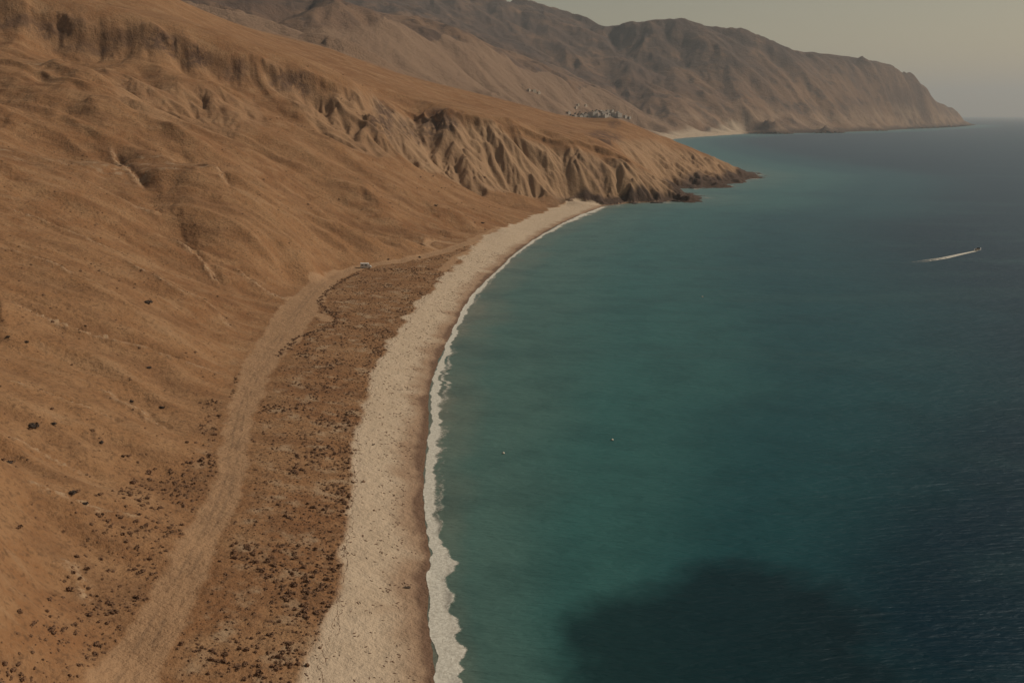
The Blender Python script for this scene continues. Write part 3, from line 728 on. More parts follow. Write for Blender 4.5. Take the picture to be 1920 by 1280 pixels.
grid_object('sea', ii.ravel(), jj.ravel(), np.zeros(SX.shape), SX, SY, len(saz), dict(shore_distance=SDIST, seagrass=GRASS), MAT_SEA)
print('sea', time.time() - T0)

# ------------------------------------------------------------------ helpers for things
class MB:
    def __init__(s): s.v = []; s.f = []
    def add(s, v, f):
        o = len(s.v); s.v += [tuple(q) for q in v]; s.f += [tuple(o + i for i in q) for q in f]
    def box(s, x0, x1, y0, y1, z0, z1, taper=0.0):
        t = taper
        s.add([(x0, y0, z0), (x1, y0, z0), (x1, y1, z0), (x0, y1, z0), (x0 + t, y0 + t, z1), (x1 - t, y0 + t, z1), (x1 - t, y1 - t, z1), (x0 + t, y1 - t, z1)],
              [(0, 3, 2, 1), (4, 5, 6, 7), (0, 1, 5, 4), (1, 2, 6, 5), (2, 3, 7, 6), (3, 0, 4, 7)])
    def prism(s, prof, y0, y1):
        n = len(prof)
        s.add([(x, y0, z) for x, z in prof] + [(x, y1, z) for x, z in prof],
              [tuple(range(n))] + [tuple(range(2 * n - 1, n - 1, -1))] + [(i + n, (i + 1) % n + n, (i + 1) % n, i) for i in range(n)])
    def lathe(s, prof, n=12, ax='z', c=(0, 0, 0)):
        v = []
        for r, h in prof:
            for k in range(n):
                a = 2 * math.pi * k / n; p = (r * math.cos(a), r * math.sin(a), h)
                if ax == 'y': p = (p[0], p[2], p[1])
                v.append((p[0] + c[0], p[1] + c[1], p[2] + c[2]))
        f = []
        for i in range(len(prof) - 1):
            for k in range(n):
                f.append((i * n + k, i * n + (k + 1) % n, (i + 1) * n + (k + 1) % n, (i + 1) * n + k))
        f.append(tuple(range(n - 1, -1, -1))); f.append(tuple(len(v) - n + k for k in range(n)))
        s.add(v, f)
    def mesh(s, name, mat, smooth=False):
        me = bpy.data.meshes.new(name); me.from_pydata(s.v, [], s.f); me.update()
        if smooth: me.polygons.foreach_set('use_smooth', [True] * len(me.polygons))
        if mat: me.materials.append(mat)
        return me
    def build(s, name, mat, parent=None, smooth=False, bevel=0.0):
        o = bpy.data.objects.new(name, s.mesh(name, mat, smooth)); COL.objects.link(o); o.parent = parent
        if bevel:
            b = o.modifiers.new('bevel', 'BEVEL'); b.width = bevel; b.segments = 2; b.limit_method = 'ANGLE'
        return o
def tag(o, label, cat, group=None):
    o['label'] = label; o['category'] = cat
    if group: o['group'] = group
    return o
def thing(name, loc, rz, label, cat, group=None):
    o = bpy.data.objects.new(name, None); o.empty_display_size = 0.5; COL.objects.link(o)
    o.location = loc; o.rotation_euler = (0, 0, rz)
    return tag(o, label, cat, group)
def simple_mat(name, c1, c2, scale=2.0, rough=0.8, bump=0.0, detail=4):
    m, nt, b = new_mat(name); k = NB(nt)
    tc = k.n('ShaderNodeTexCoord').outputs['Object']
    nz = k.noise(scale, detail, 0.6, tc)
    nt.links.new(k.mix(nz, c1, c2), b.inputs['Base Color']); b.inputs['Roughness'].default_value = rough
    if bump: nt.links.new(k.bump(nz, 0.6, bump), b.inputs['Normal'])
    return m
M = dict(
    white_paint=simple_mat('white_paint', (0.74, 0.72, 0.67), (0.82, 0.80, 0.76), 1.5, 0.4),
    glass=simple_mat('dark_glass', (0.02, 0.022, 0.025), (0.03, 0.032, 0.035), 1.0, 0.12),
    rubber=simple_mat('rubber', (0.018, 0.018, 0.018), (0.03, 0.03, 0.03), 6.0, 0.85),
    metal=simple_mat('grey_metal', (0.35, 0.35, 0.35), (0.45, 0.45, 0.45), 5.0, 0.4),
    lamp=simple_mat('lamp_lens', (0.6, 0.58, 0.5), (0.7, 0.68, 0.6), 4.0, 0.2),
    red=simple_mat('tail_lamp', (0.30, 0.02, 0.015), (0.35, 0.03, 0.02), 4.0, 0.3),
    stripe=simple_mat('brown_stripe', (0.14, 0.09, 0.06), (0.18, 0.11, 0.07), 4.0, 0.5),
    limewash=simple_mat('limewash', (0.31, 0.27, 0.22), (0.42, 0.37, 0.31), 0.15, 0.9),
    cream=simple_mat('cream_render', (0.38, 0.30, 0.22), (0.47, 0.38, 0.28), 0.15, 0.9),
    roof=simple_mat('flat_roof', (0.42, 0.33, 0.25), (0.55, 0.46, 0.37), 0.2, 0.95),
    shutter=simple_mat('dark_opening', (0.05, 0.045, 0.04), (0.08, 0.07, 0.06), 1.0, 0.7),
    leaf=simple_mat('dark_leaves', (0.03, 0.034, 0.018), (0.06, 0.06, 0.03), 0.8, 0.9),
    bark=simple_mat('bark', (0.07, 0.05, 0.035), (0.11, 0.08, 0.06), 2.0, 0.95),
    rock=simple_mat('sea_rock', (0.03, 0.021, 0.018), (0.11, 0.07, 0.05), 0.5, 0.9, 0.3),
    shrub=simple_mat('dry_shrub', (0.135, 0.066, 0.033), (0.23, 0.125, 0.066), 3.0, 0.95),
    shrub_dark=simple_mat('dark_shrub', (0.040, 0.028, 0.022), (0.080, 0.054, 0.038), 3.0, 0.95),
    wrack=simple_mat('dry_seaweed', (0.10, 0.052, 0.030), (0.17, 0.098, 0.058), 2.0, 0.95),
    buoy=simple_mat('buoy_plastic', (0.70, 0.62, 0.48), (0.80, 0.72, 0.58), 3.0, 0.5),
)

# ------------------------------------------------------------------ surf
def foam_material(name, scale):
    m = bpy.data.materials.new(name); m.use_nodes = True; nt = m.node_tree; nt.nodes.clear(); k = NB(nt)
    out = k.n('ShaderNodeOutputMaterial'); mx = k.n('ShaderNodeMixShader'); tr = k.n('ShaderNodeBsdfTransparent'); df = k.n('ShaderNodeBsdfPrincipled')
    df.inputs['Roughness'].default_value = 0.9
    p = k.pos()
    big = k.noise(0.28 * scale, 4, 0.6, p, 0.6); fine = k.noise(1.5 * scale, 5, 0.7, p, 0.8)
    dens = k.attr('foam_amount')
    h = k.math('ADD', k.math('ADD', k.math('MULTIPLY', big, 0.55), k.math('MULTIPLY', fine, 0.65)), k.math('MULTIPLY', k.math('SUBTRACT', dens, 0.5), 1.25))
    al = k.math('MULTIPLY', k.map(h, 0.50, 0.92), 0.95)
    nt.links.new(k.mix(k.map(fine, 0.35, 0.65), (0.50, 0.46, 0.38), (0.72, 0.68, 0.58)), df.inputs['Base Color'])
    nt.links.new(k.bump(fine, 0.6, 0.25), df.inputs['Normal'])
    nt.links.new(al, mx.inputs[0]); nt.links.new(tr.outputs[0], mx.inputs[1]); nt.links.new(df.outputs[0], mx.inputs[2]); nt.links.new(mx.outputs[0], out.inputs[0])
    return m
M['foam'] = foam_material('surf_foam', 1.0)
def strip_mesh(name, P, Q, A, R, dens, mat, lift):
    """P, Q: inner and outer edge (n,2); A: across values; dens(a, s) -> density; lift(x, y, a) -> z"""
    n, c = len(P), len(A)
    X = P[:, None, 0] + (Q - P)[:, None, 0] * A[None, :, None][..., 0]; Yy = P[:, None, 1] + (Q - P)[:, None, 1] * A[None, :]
    s = np.concatenate([[0], np.cumsum(np.linalg.norm(P[1:] - P[:-1], axis=1))])
    AA = np.broadcast_to(A[None, :], X.shape); SS = np.broadcast_to(s[:, None], X.shape)
    Z = lift(X, Yy, AA); DN = dens(AA, SS, X, Yy)
    i, j = np.meshgrid(np.arange(n - 1), np.arange(c - 1), indexing='ij')
    o = grid_object(name, i.ravel(), j.ravel(), Z, X, Yy, c, dict(foam_amount=DN), mat)
    o['kind'] = 'stuff'; return o
PAIRS = [(1400, 842, 905), (1280, 818, 880), (1200, 806, 874), (1130, 798, 858), (1085, 803, 852), (1060, 806, 864), (1040, 806, 846), (1000, 801, 832), (930, 790, 826), (850, 798, 824), (790, 804, 832), (740, 801, 829),
         (690, 816, 840), (640, 838, 853), (600, 857, 869), (575, 869, 888), (550, 886, 897), (510, 928, 937), (465, 975, 984), (425, 1040, 1051), (403, 1086, 1106), (388, 1128, 1140)]
pin = np.array([at_z(u, v)[:2] for v, u, w in PAIRS]); pout = np.array([at_z(w, v)[:2] for v, u, w in PAIRS])
pq = smooth_line(np.concatenate([pin, pout], 1), 2)
seg = np.sqrt(((pq[1:, :2] - pq[:-1, :2]) ** 2).sum(1)); ss = np.concatenate([[0], np.cumsum(seg)])
step_s = [0.0]
while step_s[-1] < ss[-1]:
    yq = np.interp(step_s[-1], ss, pq[:, 1]); step_s.append(step_s[-1] + max(0.3, yq * 0.0022))
pq = np.stack([np.interp(step_s, ss, pq[:, k]) for k in range(4)], 1)
P, Q = pq[:, :2], pq[:, 2:]
sarr = np.array(step_s)
lob = vnoise(sarr / 9.0, sarr * 0, 701) * 0.6 + vnoise(sarr / 3.3, sarr * 0, 702) * 0.4
lob2 = vnoise(sarr / 5.0, sarr * 0 + 3, 703) * 0.55 + vnoise(sarr / 2.0, sarr * 0 + 3, 704) * 0.45
dirv = (Q - P)
P2 = P + dirv * (0.42 * (lob[:, None] - 0.62)); wide = np.interp(P[:, 1], [120, 190, 240, 420, 900], [1.0, 1.15, 1.6, 1.7, 1.5])[:, None]
Q2 = P + dirv * (0.66 + 0.85 * lob2[:, None]) * wide
def f_dens(a, s, x, y):
    body = sstep(0.0, 0.14, a) * (1 - sstep(0.45, 1.0, a))
    gap = sstep(0.30, 0.5, a) * (1 - sstep(0.5, 0.75, a)) * vnoise(s / 14.0, a * 3, 711) * 0.75
    thin = np.interp(y, [140, 190, 260, 330, 420, 700], [1.35, 1.0, 0.85, 0.85, 0.9, 0.9])
    return np.clip(body * thin - gap * sstep(150, 230, y), 0, 1.3)
def f_lift(x, y, a):
    g = np.maximum(ground_z(x, y), 0.0)
    roll = 0.45 * np.exp(-((a - 0.72) / 0.13) ** 2) * sstep(-0.2, 0.5, fbm(x / 11, y / 11, 3, 721))
    return g + 0.05 + roll + 0.05 * fbm(x / 0.9, y / 0.9, 2, 722)
strip_mesh('surf', P2, Q2, np.linspace(0, 1, 26), None, f_dens, M['foam'], f_lift)['label'] = 'white broken surf running along the edge of the beach'

# boat wake: foam trail behind the motor boat
wk = np.array([at_z(u, v)[:2] for u, v in [(1831, 470.5), (1805, 476), (1770, 484), (1730, 490), (1690, 497), (1640, 506), (1570, 518)]])
wk = resample(np.concatenate([wk, np.zeros((len(wk), 1))], 1), 1.2)[:, :2]
tw = np.gradient(wk, axis=0); tw /= np.linalg.norm(tw, axis=1)[:, None]; nw = np.stack([-tw[:, 1], tw[:, 0]], 1)
lw = np.linspace(0, 1, len(wk)); hw = (1.1 + 4.2 * lw)[:, None]
def wk_dens(a, s, x, y):
    f = s / s.max()
    return (0.95 * np.exp(-(f / 0.22) ** 1.2) + 0.80 * (1 - f)) * (0.55 + 0.45 * np.abs(a - 0.5) * 2) * (1 - sstep(0.8, 1.0, np.abs(a - 0.5) * 2)) + 0.16 * (1 - f)
o = strip_mesh('boat_wake', wk - nw * hw, wk + nw * hw, np.linspace(0, 1, 14), None, wk_dens, M['foam'], lambda x, y, a: 0.06 + 0.05 * fbm(x / 1.5, y / 1.5, 2, 731))
o['label'] = 'pale wake trailing behind the motor boat'

# white water round the headland rocks
mbv, mbf, mbd = [], [], []
for (u, v, ru, rv) in [(1306, 373, 20, 2.0), (1326, 371, 10, 1.2), (1284, 377, 22, 1.5), (1250, 380.5, 18, 1.2), (1306, 354.5, 14, 1.6), (1366, 349, 22, 1.4), (1392, 341, 24, 1.8), (1414, 335, 18, 1.6), (1424, 328, 16, 1.6), (1160, 385.5, 20, 1.4), (1420, 322, 8, 1)]:
    c0 = len(mbv); mbv.append(at_z(u, v, 0.12)); mbd.append(0.62)
    for ring, dn in ((0.5, 0.5), (1.0, 0.05)):
        for q in range(20):
            a = 2 * math.pi * q / 20; r = ring * (0.75 + 0.5 * random.random())
            mbv.append(at_z(u + ru * r * math.cos(a), v + rv * r * math.sin(a), 0.12)); mbd.append(dn)
    for q in range(20):
        q2 = (q + 1) % 20
        mbf.append((c0, c0 + 1 + q, c0 + 1 + q2)); mbf.append((c0 + 1 + q, c0 + 21 + q, c0 + 21 + q2, c0 + 1 + q2))
me = bpy.data.meshes.new('rock_surf'); me.from_pydata(mbv, [], mbf); at = me.attributes.new('foam_amount', 'FLOAT', 'POINT'); at.data.foreach_set('value', mbd); me.materials.append(M['foam'])
o = bpy.data.objects.new('rock_surf', me); COL.objects.link(o); o['kind'] = 'stuff'; o['label'] = 'thin white water washing round the headland rocks'
print('surf', time.time() - T0)

# ------------------------------------------------------------------ shrubs
def shrub_mesh(name, n_leaf, seed, mat, size=0.34):
    r = random.Random(seed); mb = MB()
    lobes = [(r.uniform(-0.45, 0.45), r.uniform(-0.45, 0.45), r.uniform(0.25, 0.55), r.uniform(0.40, 0.62)) for _ in range(5)] + [(0, 0, 0.35, 0.6)]
    for _ in range(n_leaf):
        cx, cy, cz, cr = r.choice(lobes)
        th = r.uniform(0, 2 * math.pi); ph = math.asin(r.uniform(-0.35, 1.0))
        d = Vector((math.cos(th) * math.cos(ph), math.sin(th) * math.cos(ph), math.sin(ph)))
        c = Vector((cx, cy, cz)) + d * cr * r.uniform(0.7, 1.05); c.z = max(c.z, 0.04) * 0.85
        t = d.cross(Vector((r.uniform(-1, 1), r.uniform(-1, 1), r.uniform(-1, 1)))).normalized()
        b = d.cross(t).normalized(); t = (t + d * r.uniform(-0.5, 0.5)); s0 = size * r.uniform(0.6, 1.3)
        mb.add([c - t * s0, c + b * s0 * 0.7, c + t * s0, c - b * s0 * 0.7], [(0, 1, 2, 3)])
    # woody core
    mb.lathe([(0.10, -0.15), (0.42, 0.12), (0.40, 0.35), (0.12, 0.58)], 7)
    return mb.mesh(name, mat)
SH = [shrub_mesh('shrub', 46, 40 + k, M['shrub'], 0.30) for k in range(6)]
SHD = [shrub_mesh('dark_shrub', 60, 60 + k, M['shrub_dark'], 0.26) for k in range(3)]
def lowshrub(seed, nl):
    r = random.Random(seed); mb = MB()
    for _ in range(nl):
        th = r.uniform(0, 2 * math.pi); rr = r.uniform(0.15, 0.85); c = Vector((math.cos(th) * rr, math.sin(th) * rr, r.uniform(0.12, 0.75) * (1.1 - rr * 0.7)))
        d = Vector((c.x, c.y, 0.6)).normalized(); t = d.cross(Vector((r.uniform(-1, 1), r.uniform(-1, 1), r.uniform(-1, 1)))).normalized(); b = d.cross(t); s0 = r.uniform(0.3, 0.5)
        mb.add([c - t * s0, c + b * s0, c + t * s0, c - b * s0], [(0, 1, 2, 3)])
    return np.array(mb.v), np.array(mb.f)
LOW = [lowshrub(80 + k, 12) for k in range(8)]
flat_poly = [tuple(p[:2]) for p in road_line] + [tuple(p[:2]) for p in beach_back[::-1]]
left_poly_px = [(425, 850), (400, 960), (335, 1085), (272, 1185), (212, 1290), (-30, 1290), (40, 1200), (130, 1060), (180, 960), (260, 880), (370, 855)]
left_poly2_px = [(372, 742), (418, 752), (402, 835), (375, 840)]
left_poly3_px = [(440, 705), (480, 670), (470, 720), (430, 745)]
cand = []
N = 330000
bx = rng.uniform(-140, 60, N); by = rng.uniform(95, 640, N)
m = inside(bx, by, flat_poly) & (by < 640)
bx, by = bx[m], by[m]
rdist = sample(RD, bx, by); bb = sample(BEACH, bx, by); rdv = sample(ROAD, bx, by)
L1 = fbm((bx * 0.8 + by * 0.6) / 16, (-bx * 0.6 + by * 0.8) / 5.5, 3, 801)     # lanes
bdv = sample(BD, bx, by)
keepp = np.clip(0.52 + 0.45 * L1 + 0.35 * (1 - sstep(2, 9, np.abs(bdv))) - 0.25 * (1 - sstep(1, 6, rdist)), 0.02, 1) * (rdv < 0.2) * (bb < 0.5)
keepp *= np.interp(by, [95, 200, 350, 640], [0.75, 0.75, 0.55, 0.38])
m = rng.random(len(bx)) < keepp * 0.85
bx, by = bx[m], by[m]
rad = rng.gamma(3.2, 0.095, len(bx)) * (0.75 + 0.5 * sstep(-0.2, 0.5, fbm(bx / 12, by / 12, 2, 803)))
cand += [(x, y, max(0.13, 0.82 * min(r, 0.9)), 'flat') for x, y, r in zip(bx, by, rad)]
# bushes that straggle out on to the sand, and a line of them along the wash
N = 26000
sx_ = rng.uniform(-95, 40, N); sy_ = rng.uniform(95, 600, N); sb = sample(BD, sx_, sy_)
ms_ = (sb < 0) & (sb > -7) & (sample(BEACH, sx_, sy_) > 0.3) & (rng.random(N) < 0.28 * np.exp(sb / 2.0))
cand += [(x, y, max(0.12, min(r, 0.55)), 'flat') for x, y, r in zip(sx_[ms_], sy_[ms_], rng.gamma(3.0, 0.075, ms_.sum()))]
wl_ = resample([hit(u, v) for u, v in [(672, 512), (640, 528), (612, 548), (597, 566), (612, 582), (632, 598), (624, 612), (590, 622), (556, 634), (520, 668)]], 0.7)
cand += [(x + random.gauss(0, 0.7), y + random.gauss(0, 0.7), random.uniform(0.3, 0.75), 'flat') for x, y in wl_[:, :2]]
# left of the track
N = 42000
bx = rng.uniform(-140, -30, N); by = rng.uniform(90, 330, N); bz = ground_z(bx, by); pu, pv = to_pix(bx, by, bz)
m = (inside(pu, pv, left_poly_px) | inside(pu, pv, left_poly2_px) | inside(pu, pv, left_poly3_px)) & (sample(ROAD, bx, by) < 0.2)
m &= rng.random(N) < np.clip(0.45 + 0.6 * fbm(bx / 8, by / 8, 2, 805), 0.05, 0.9)
cand += [(x, y, max(0.18, min(r, 0.95)), 'left') for x, y, r in zip(bx[m], by[m], rng.gamma(3.2, 0.095, m.sum()))]
# thin scatter on the hill and along the rills
N = 60000
bx = rng.uniform(-330, -40, N); by = rng.uniform(95, 700, N)
rl_ = sample(RILLCOL, bx, by)
m = (sample(ROAD, bx, by) < 0.1) & (sample(BEACH, bx, by) < 0.1) & ~inside(bx, by, flat_poly) & (ground_z(bx, by) > 3)
m &= rng.random(N) < np.clip((0.05 + 0.16 * np.maximum(fbm(bx / 35, by / 35, 3, 807), 0)) * np.interp(by, [100, 170, 300], [3.2, 2.0, 1.0]) + 0.5 * rl_ + 0.35 * sample(FOLDM, bx, by), 0, 0.85)
cand += [(x, y, max(0.12, min(r, 0.7)), 'hill') for x, y, r in zip(bx[m], by[m], rng.gamma(3.0, 0.085, m.sum()))]
# around the village end of the track and apron
N = 9000
bx = rng.uniform(-180, 110, N); by = rng.uniform(560, 940, N)
m = (sample(ROAD, bx, by) < 0.1) & (sample(BEACH, bx, by) < 0.1) & (ground_z(bx, by) > 2.5) & (rng.random(N) < np.clip(0.06 + 0.25 * fbm(bx / 30, by / 30, 3, 809), 0.01, 0.5))
cand += [(x, y, max(0.25, min(r, 1.2)), 'apron') for x, y, r in zip(bx[m], by[m], rng.gamma(3.0, 0.16, m.sum()))]
def view_size(c):
    x, y, r, _ = c; u, v = to_pix(x, y, ground_z(np.array(x), np.array(y)))
    if not (0 < u < 1920 and 0 < v < 1280): return 0
    return r / math.hypot(x, y)
vs = np.array([view_size(c) for c in cand]); order = np.argsort(-vs)
GL = {'flat': ('low dry brown shrub on the sandy flat between track and beach', 'dry shrubs on the flat between track and beach'),
      'left': ('low dry brown shrub at the foot of the hill left of the track', 'dry shrubs left of the track'),
      'hill': ('small dry shrub on the bare brown hillside', 'dry shrubs on the hillside'), 'apron': ('small dry shrub below the gullied cliff', 'dry shrubs below the cliff')}
cx_ = np.array([c[0] for c in cand]); cy_ = np.array([c[1] for c in cand]); cz_ = ground_z(cx_, cy_)
single = order[:290]
for q, i in enumerate(single):
    x, y, r, g = cand[i]
    o = bpy.data.objects.new('shrub', SH[q % 6]); COL.objects.link(o)
    o.location = (x, y, cz_[i] - 0.03); o.rotation_euler = (0, 0, random.uniform(0, 6.28)); o.scale = (r * random.uniform(0.85, 1.25), r * random.uniform(0.85, 1.2), r * random.uniform(0.75, 1.05))
    lab = GL[g][0]
    if g == 'flat':
        where = 'at the edge of the beach' if abs(float(sample(BD, np.array(x), np.array(y)))) < 3.5 else ('close beside the dirt track' if float(sample(RD, np.array(x), np.array(y))) < 4 else 'midway between track and beach')
        lab = ('big ' if r > 0.75 else 'small ') + 'dry brown shrub ' + where + (', low in the picture' if y < 165 else ', farther along the flat')
    elif g == 'left':
        lab = ('big ' if r > 0.75 else 'small ') + 'dry brown shrub left of the track' + (', low in the picture' if y < 165 else ', farther along the foot of the hill')
    tag(o, lab, 'shrub', GL[g][1])
V, F, off = [], [], 0
for i in order[290:]:
    x, y, r, g = cand[i]; v, f = LOW[i % 8]
    a = random.uniform(0, 6.28); c, s_ = math.cos(a) * r, math.sin(a) * r
    V.append(np.stack([v[:, 0] * c - v[:, 1] * s_ + x, v[:, 0] * s_ + v[:, 1] * c + y, v[:, 2] * r + cz_[i] - 0.03], 1)); F.append(f + off); off += len(v)
V = np.concatenate(V); F = np.concatenate(F)
me = bpy.data.meshes.new('scrub'); me.vertices.add(len(V)); me.vertices.foreach_set('co', V.astype(np.float32).ravel())
me.loops.add(F.size); me.loops.foreach_set('vertex_index', F.astype(np.int32).ravel()); me.polygons.add(len(F)); me.polygons.foreach_set('loop_start', np.arange(0, F.size, 4, dtype=np.int32)); me.update()
mm_, nt_, b_ = new_mat('scrub_leaves'); k_ = NB(nt_)
nt_.links.new(k_.mix(k_.noise(0.6, 4, 0.7), (0.125, 0.062, 0.031), (0.23, 0.125, 0.066)), b_.inputs['Base Color']); b_.inputs['Roughness'].default_value = 0.95
me.materials.append(mm_)
o = bpy.data.objects.new('scrub', me); COL.objects.link(o); o['kind'] = 'stuff'; o['label'] = 'low dry scrub scattered over the flat and hillside'
print('shrubs', len(cand), time.time() - T0)
# the few dark bushes that stand out
for u, v, r, lab in [(62, 801, 1.5, 'large dark rounded bush on the lower hillside, darkest of all'), (100, 795, 0.8, 'smaller dark bush just right of the largest hillside bush'), (20, 868, 0.9, 'dark bush at the left edge of the picture, below the largest bush'),
                     (277, 569, 1.9, 'wide grey-brown bush alone in the middle of the hillside'), (247, 753, 0.8, 'dark bush on the slope, left one of a pair above the pale rill end'), (304, 765, 0.95, 'dark bush on the slope, right one of a pair above the pale rill end'),
                     (190, 830, 0.75, 'dark bush halfway between the largest bush and the track'), (50, 642, 0.8, 'small dark bush high on the left edge of the hillside, right of its twin'), (15, 632, 0.7, 'small dark bush highest on the left edge of the hillside'),
                     (280, 690, 0.9, 'low spreading brown bush above the pair of dark bushes'), (728, 487, 1.0, 'dark bush beside the track just beyond the white camper van'), (787, 483, 1.25, 'low dark bush by the track, second beyond the white camper van'),
                     (408, 556, 0.6, 'small dark bush on the slope close above the widest bend of the track'), (818, 386, 1.6, 'dark bush on the apron above the beach'), (905, 419, 1.7, 'dark low bush just above the far end of the beach'), (135, 925, 0.9, 'dark bush in the stony rill low on the hillside'), (160, 945, 0.8, 'dark bush at the lower end of the stony rill on the hillside')]:
    p = hit(u, v)
    o = bpy.data.objects.new('dark_shrub', SHD[int(u) % 3]); COL.objects.link(o)
    o.location = (p[0], p[1], float(ground_z(np.array(p[0]), np.array(p[1]))) - 0.05); o.scale = (r * 1.15, r, r * 0.75); o.rotation_euler = (0, 0, u)
    tag(o, lab, 'bush', 'dark bushes that stand out on the hillside and by the track')

# ------------------------------------------------------------------ seaweed lines and litter on the beach
V, F = [], []
def bit(x, y, L, W, a, h=0.05):
    z = float(ground_z(np.array(x), np.array(y))); c, s_ = math.cos(a), math.sin(a); o = len(V)
    pts = [(-L, 0), (-L * 0.4, W), (L * 0.5, W * 0.8), (L, 0), (L * 0.4, -W), (-L * 0.5, -W * 0.7)]
    for px, py in pts: V.append((x + px * c - py * s_, y + px * s_ + py * c, z - 0.02))
    V.append((x, y, z + h)); F.extend([(o + q, o + (q + 1) % 6, o + 6) for q in range(6)])
def wander(pxs, step, wob, w):
    L = resample([hit(u, v) for u, v in pxs], step)
    n1 = (vnoise(np.arange(len(L)) / 5.0, np.zeros(len(L)), 901 + len(L)) - 0.5) * 2 * wob
    t = np.gradient(L[:, :2], axis=0); t /= np.linalg.norm(t, axis=1)[:, None]
    Lx = L[:, 0] - t[:, 1] * n1; Ly = L[:, 1] + t[:, 0] * n1
    for q in range(len(L) - 1):
        if random.random() < 0.22: continue
        a = math.atan2(Ly[q + 1] - Ly[q], Lx[q + 1] - Lx[q])
        bit(Lx[q], Ly[q], step * 0.75, w * random.uniform(0.5, 1.4), a)
wander([(669, 880), (660, 960), (652, 1014), (636, 1112), (632, 1186), (604, 1210), (600, 1290)], 0.35, 0.7, 0.11)
wander([(640, 1000), (640, 1060), (632, 1120), (628, 1180)], 0.4, 0.6, 0.09)
wander([(690, 745), (676, 800), (668, 850), (664, 900)], 0.4, 0.7, 0.10)
wander([(745, 632), (720, 668), (700, 700), (690, 745)], 0.6, 0.8, 0.13)
wander([(560, 1240), (590, 1200), (604, 1150)], 0.35, 0.5, 0.09)
wander([(800, 555), (770, 600), (755, 622)], 0.7, 0.8, 0.15)
bcand = 17000
bx = rng.uniform(-90, 20, bcand); by = rng.uniform(105, 620, bcand)
inb = sample(BEACH, bx, by) > 0.8; sdv = sample(SHORED, bx, by); bdv = -sample(BD, bx, by); frac = sdv / np.maximum(sdv + bdv, 0.1)
den = fbm(bx / 9, by / 9, 3, 811)
pk = np.clip(0.24 + 1.2 * np.exp(-((frac - 0.42) / 0.16) ** 2) * np.maximum(den + 0.25, 0) * 1.3 + 0.35 * (frac > 0.92), 0, 1) * (frac > 0.2) * inb
sel = rng.random(bcand) < pk
for x, y in zip(bx[sel], by[sel]):
    for _ in range(random.choice((1, 1, 2, 3))):
        bit(x + random.gauss(0, 0.35), y + random.gauss(0, 0.35), random.uniform(0.18, 0.6), random.uniform(0.07, 0.22), random.uniform(0, 6.28), random.uniform(0.06, 0.18))
me = bpy.data.meshes.new('seaweed_wrack'); me.from_pydata(V, [], F); me.materials.append(M['wrack'])
o = bpy.data.objects.new('seaweed_wrack', me); COL.objects.link(o); o['kind'] = 'stuff'; o['label'] = 'dry brown seaweed lines and litter strewn over the sand'
# a few bits of driftwood near the water
for u, v, L, lab in [(762, 1102, 0.8, 'short dark log lying on the sand nearest the water'), (700, 834, 0.6, 'dark clump of driftwood alone on the upper beach')]:
    p = hit(u, v); mb = MB(); mb.lathe([(0.05, -L), (0.16, -L * 0.9), (0.2, 0), (0.13, L * 0.8), (0.05, L)], 8, 'y', (0, 0, 0.12)); mb.lathe([(0.03, 0), (0.07, 0.08), (0.02, 0.5)], 6, 'z', (0.08, 0.2, 0.15))
    o = mb.build('driftwood', M['bark'], None, True); o.location = p; o.rotation_euler = (0, 0, u); tag(o, lab, 'driftwood', 'driftwood on the beach')

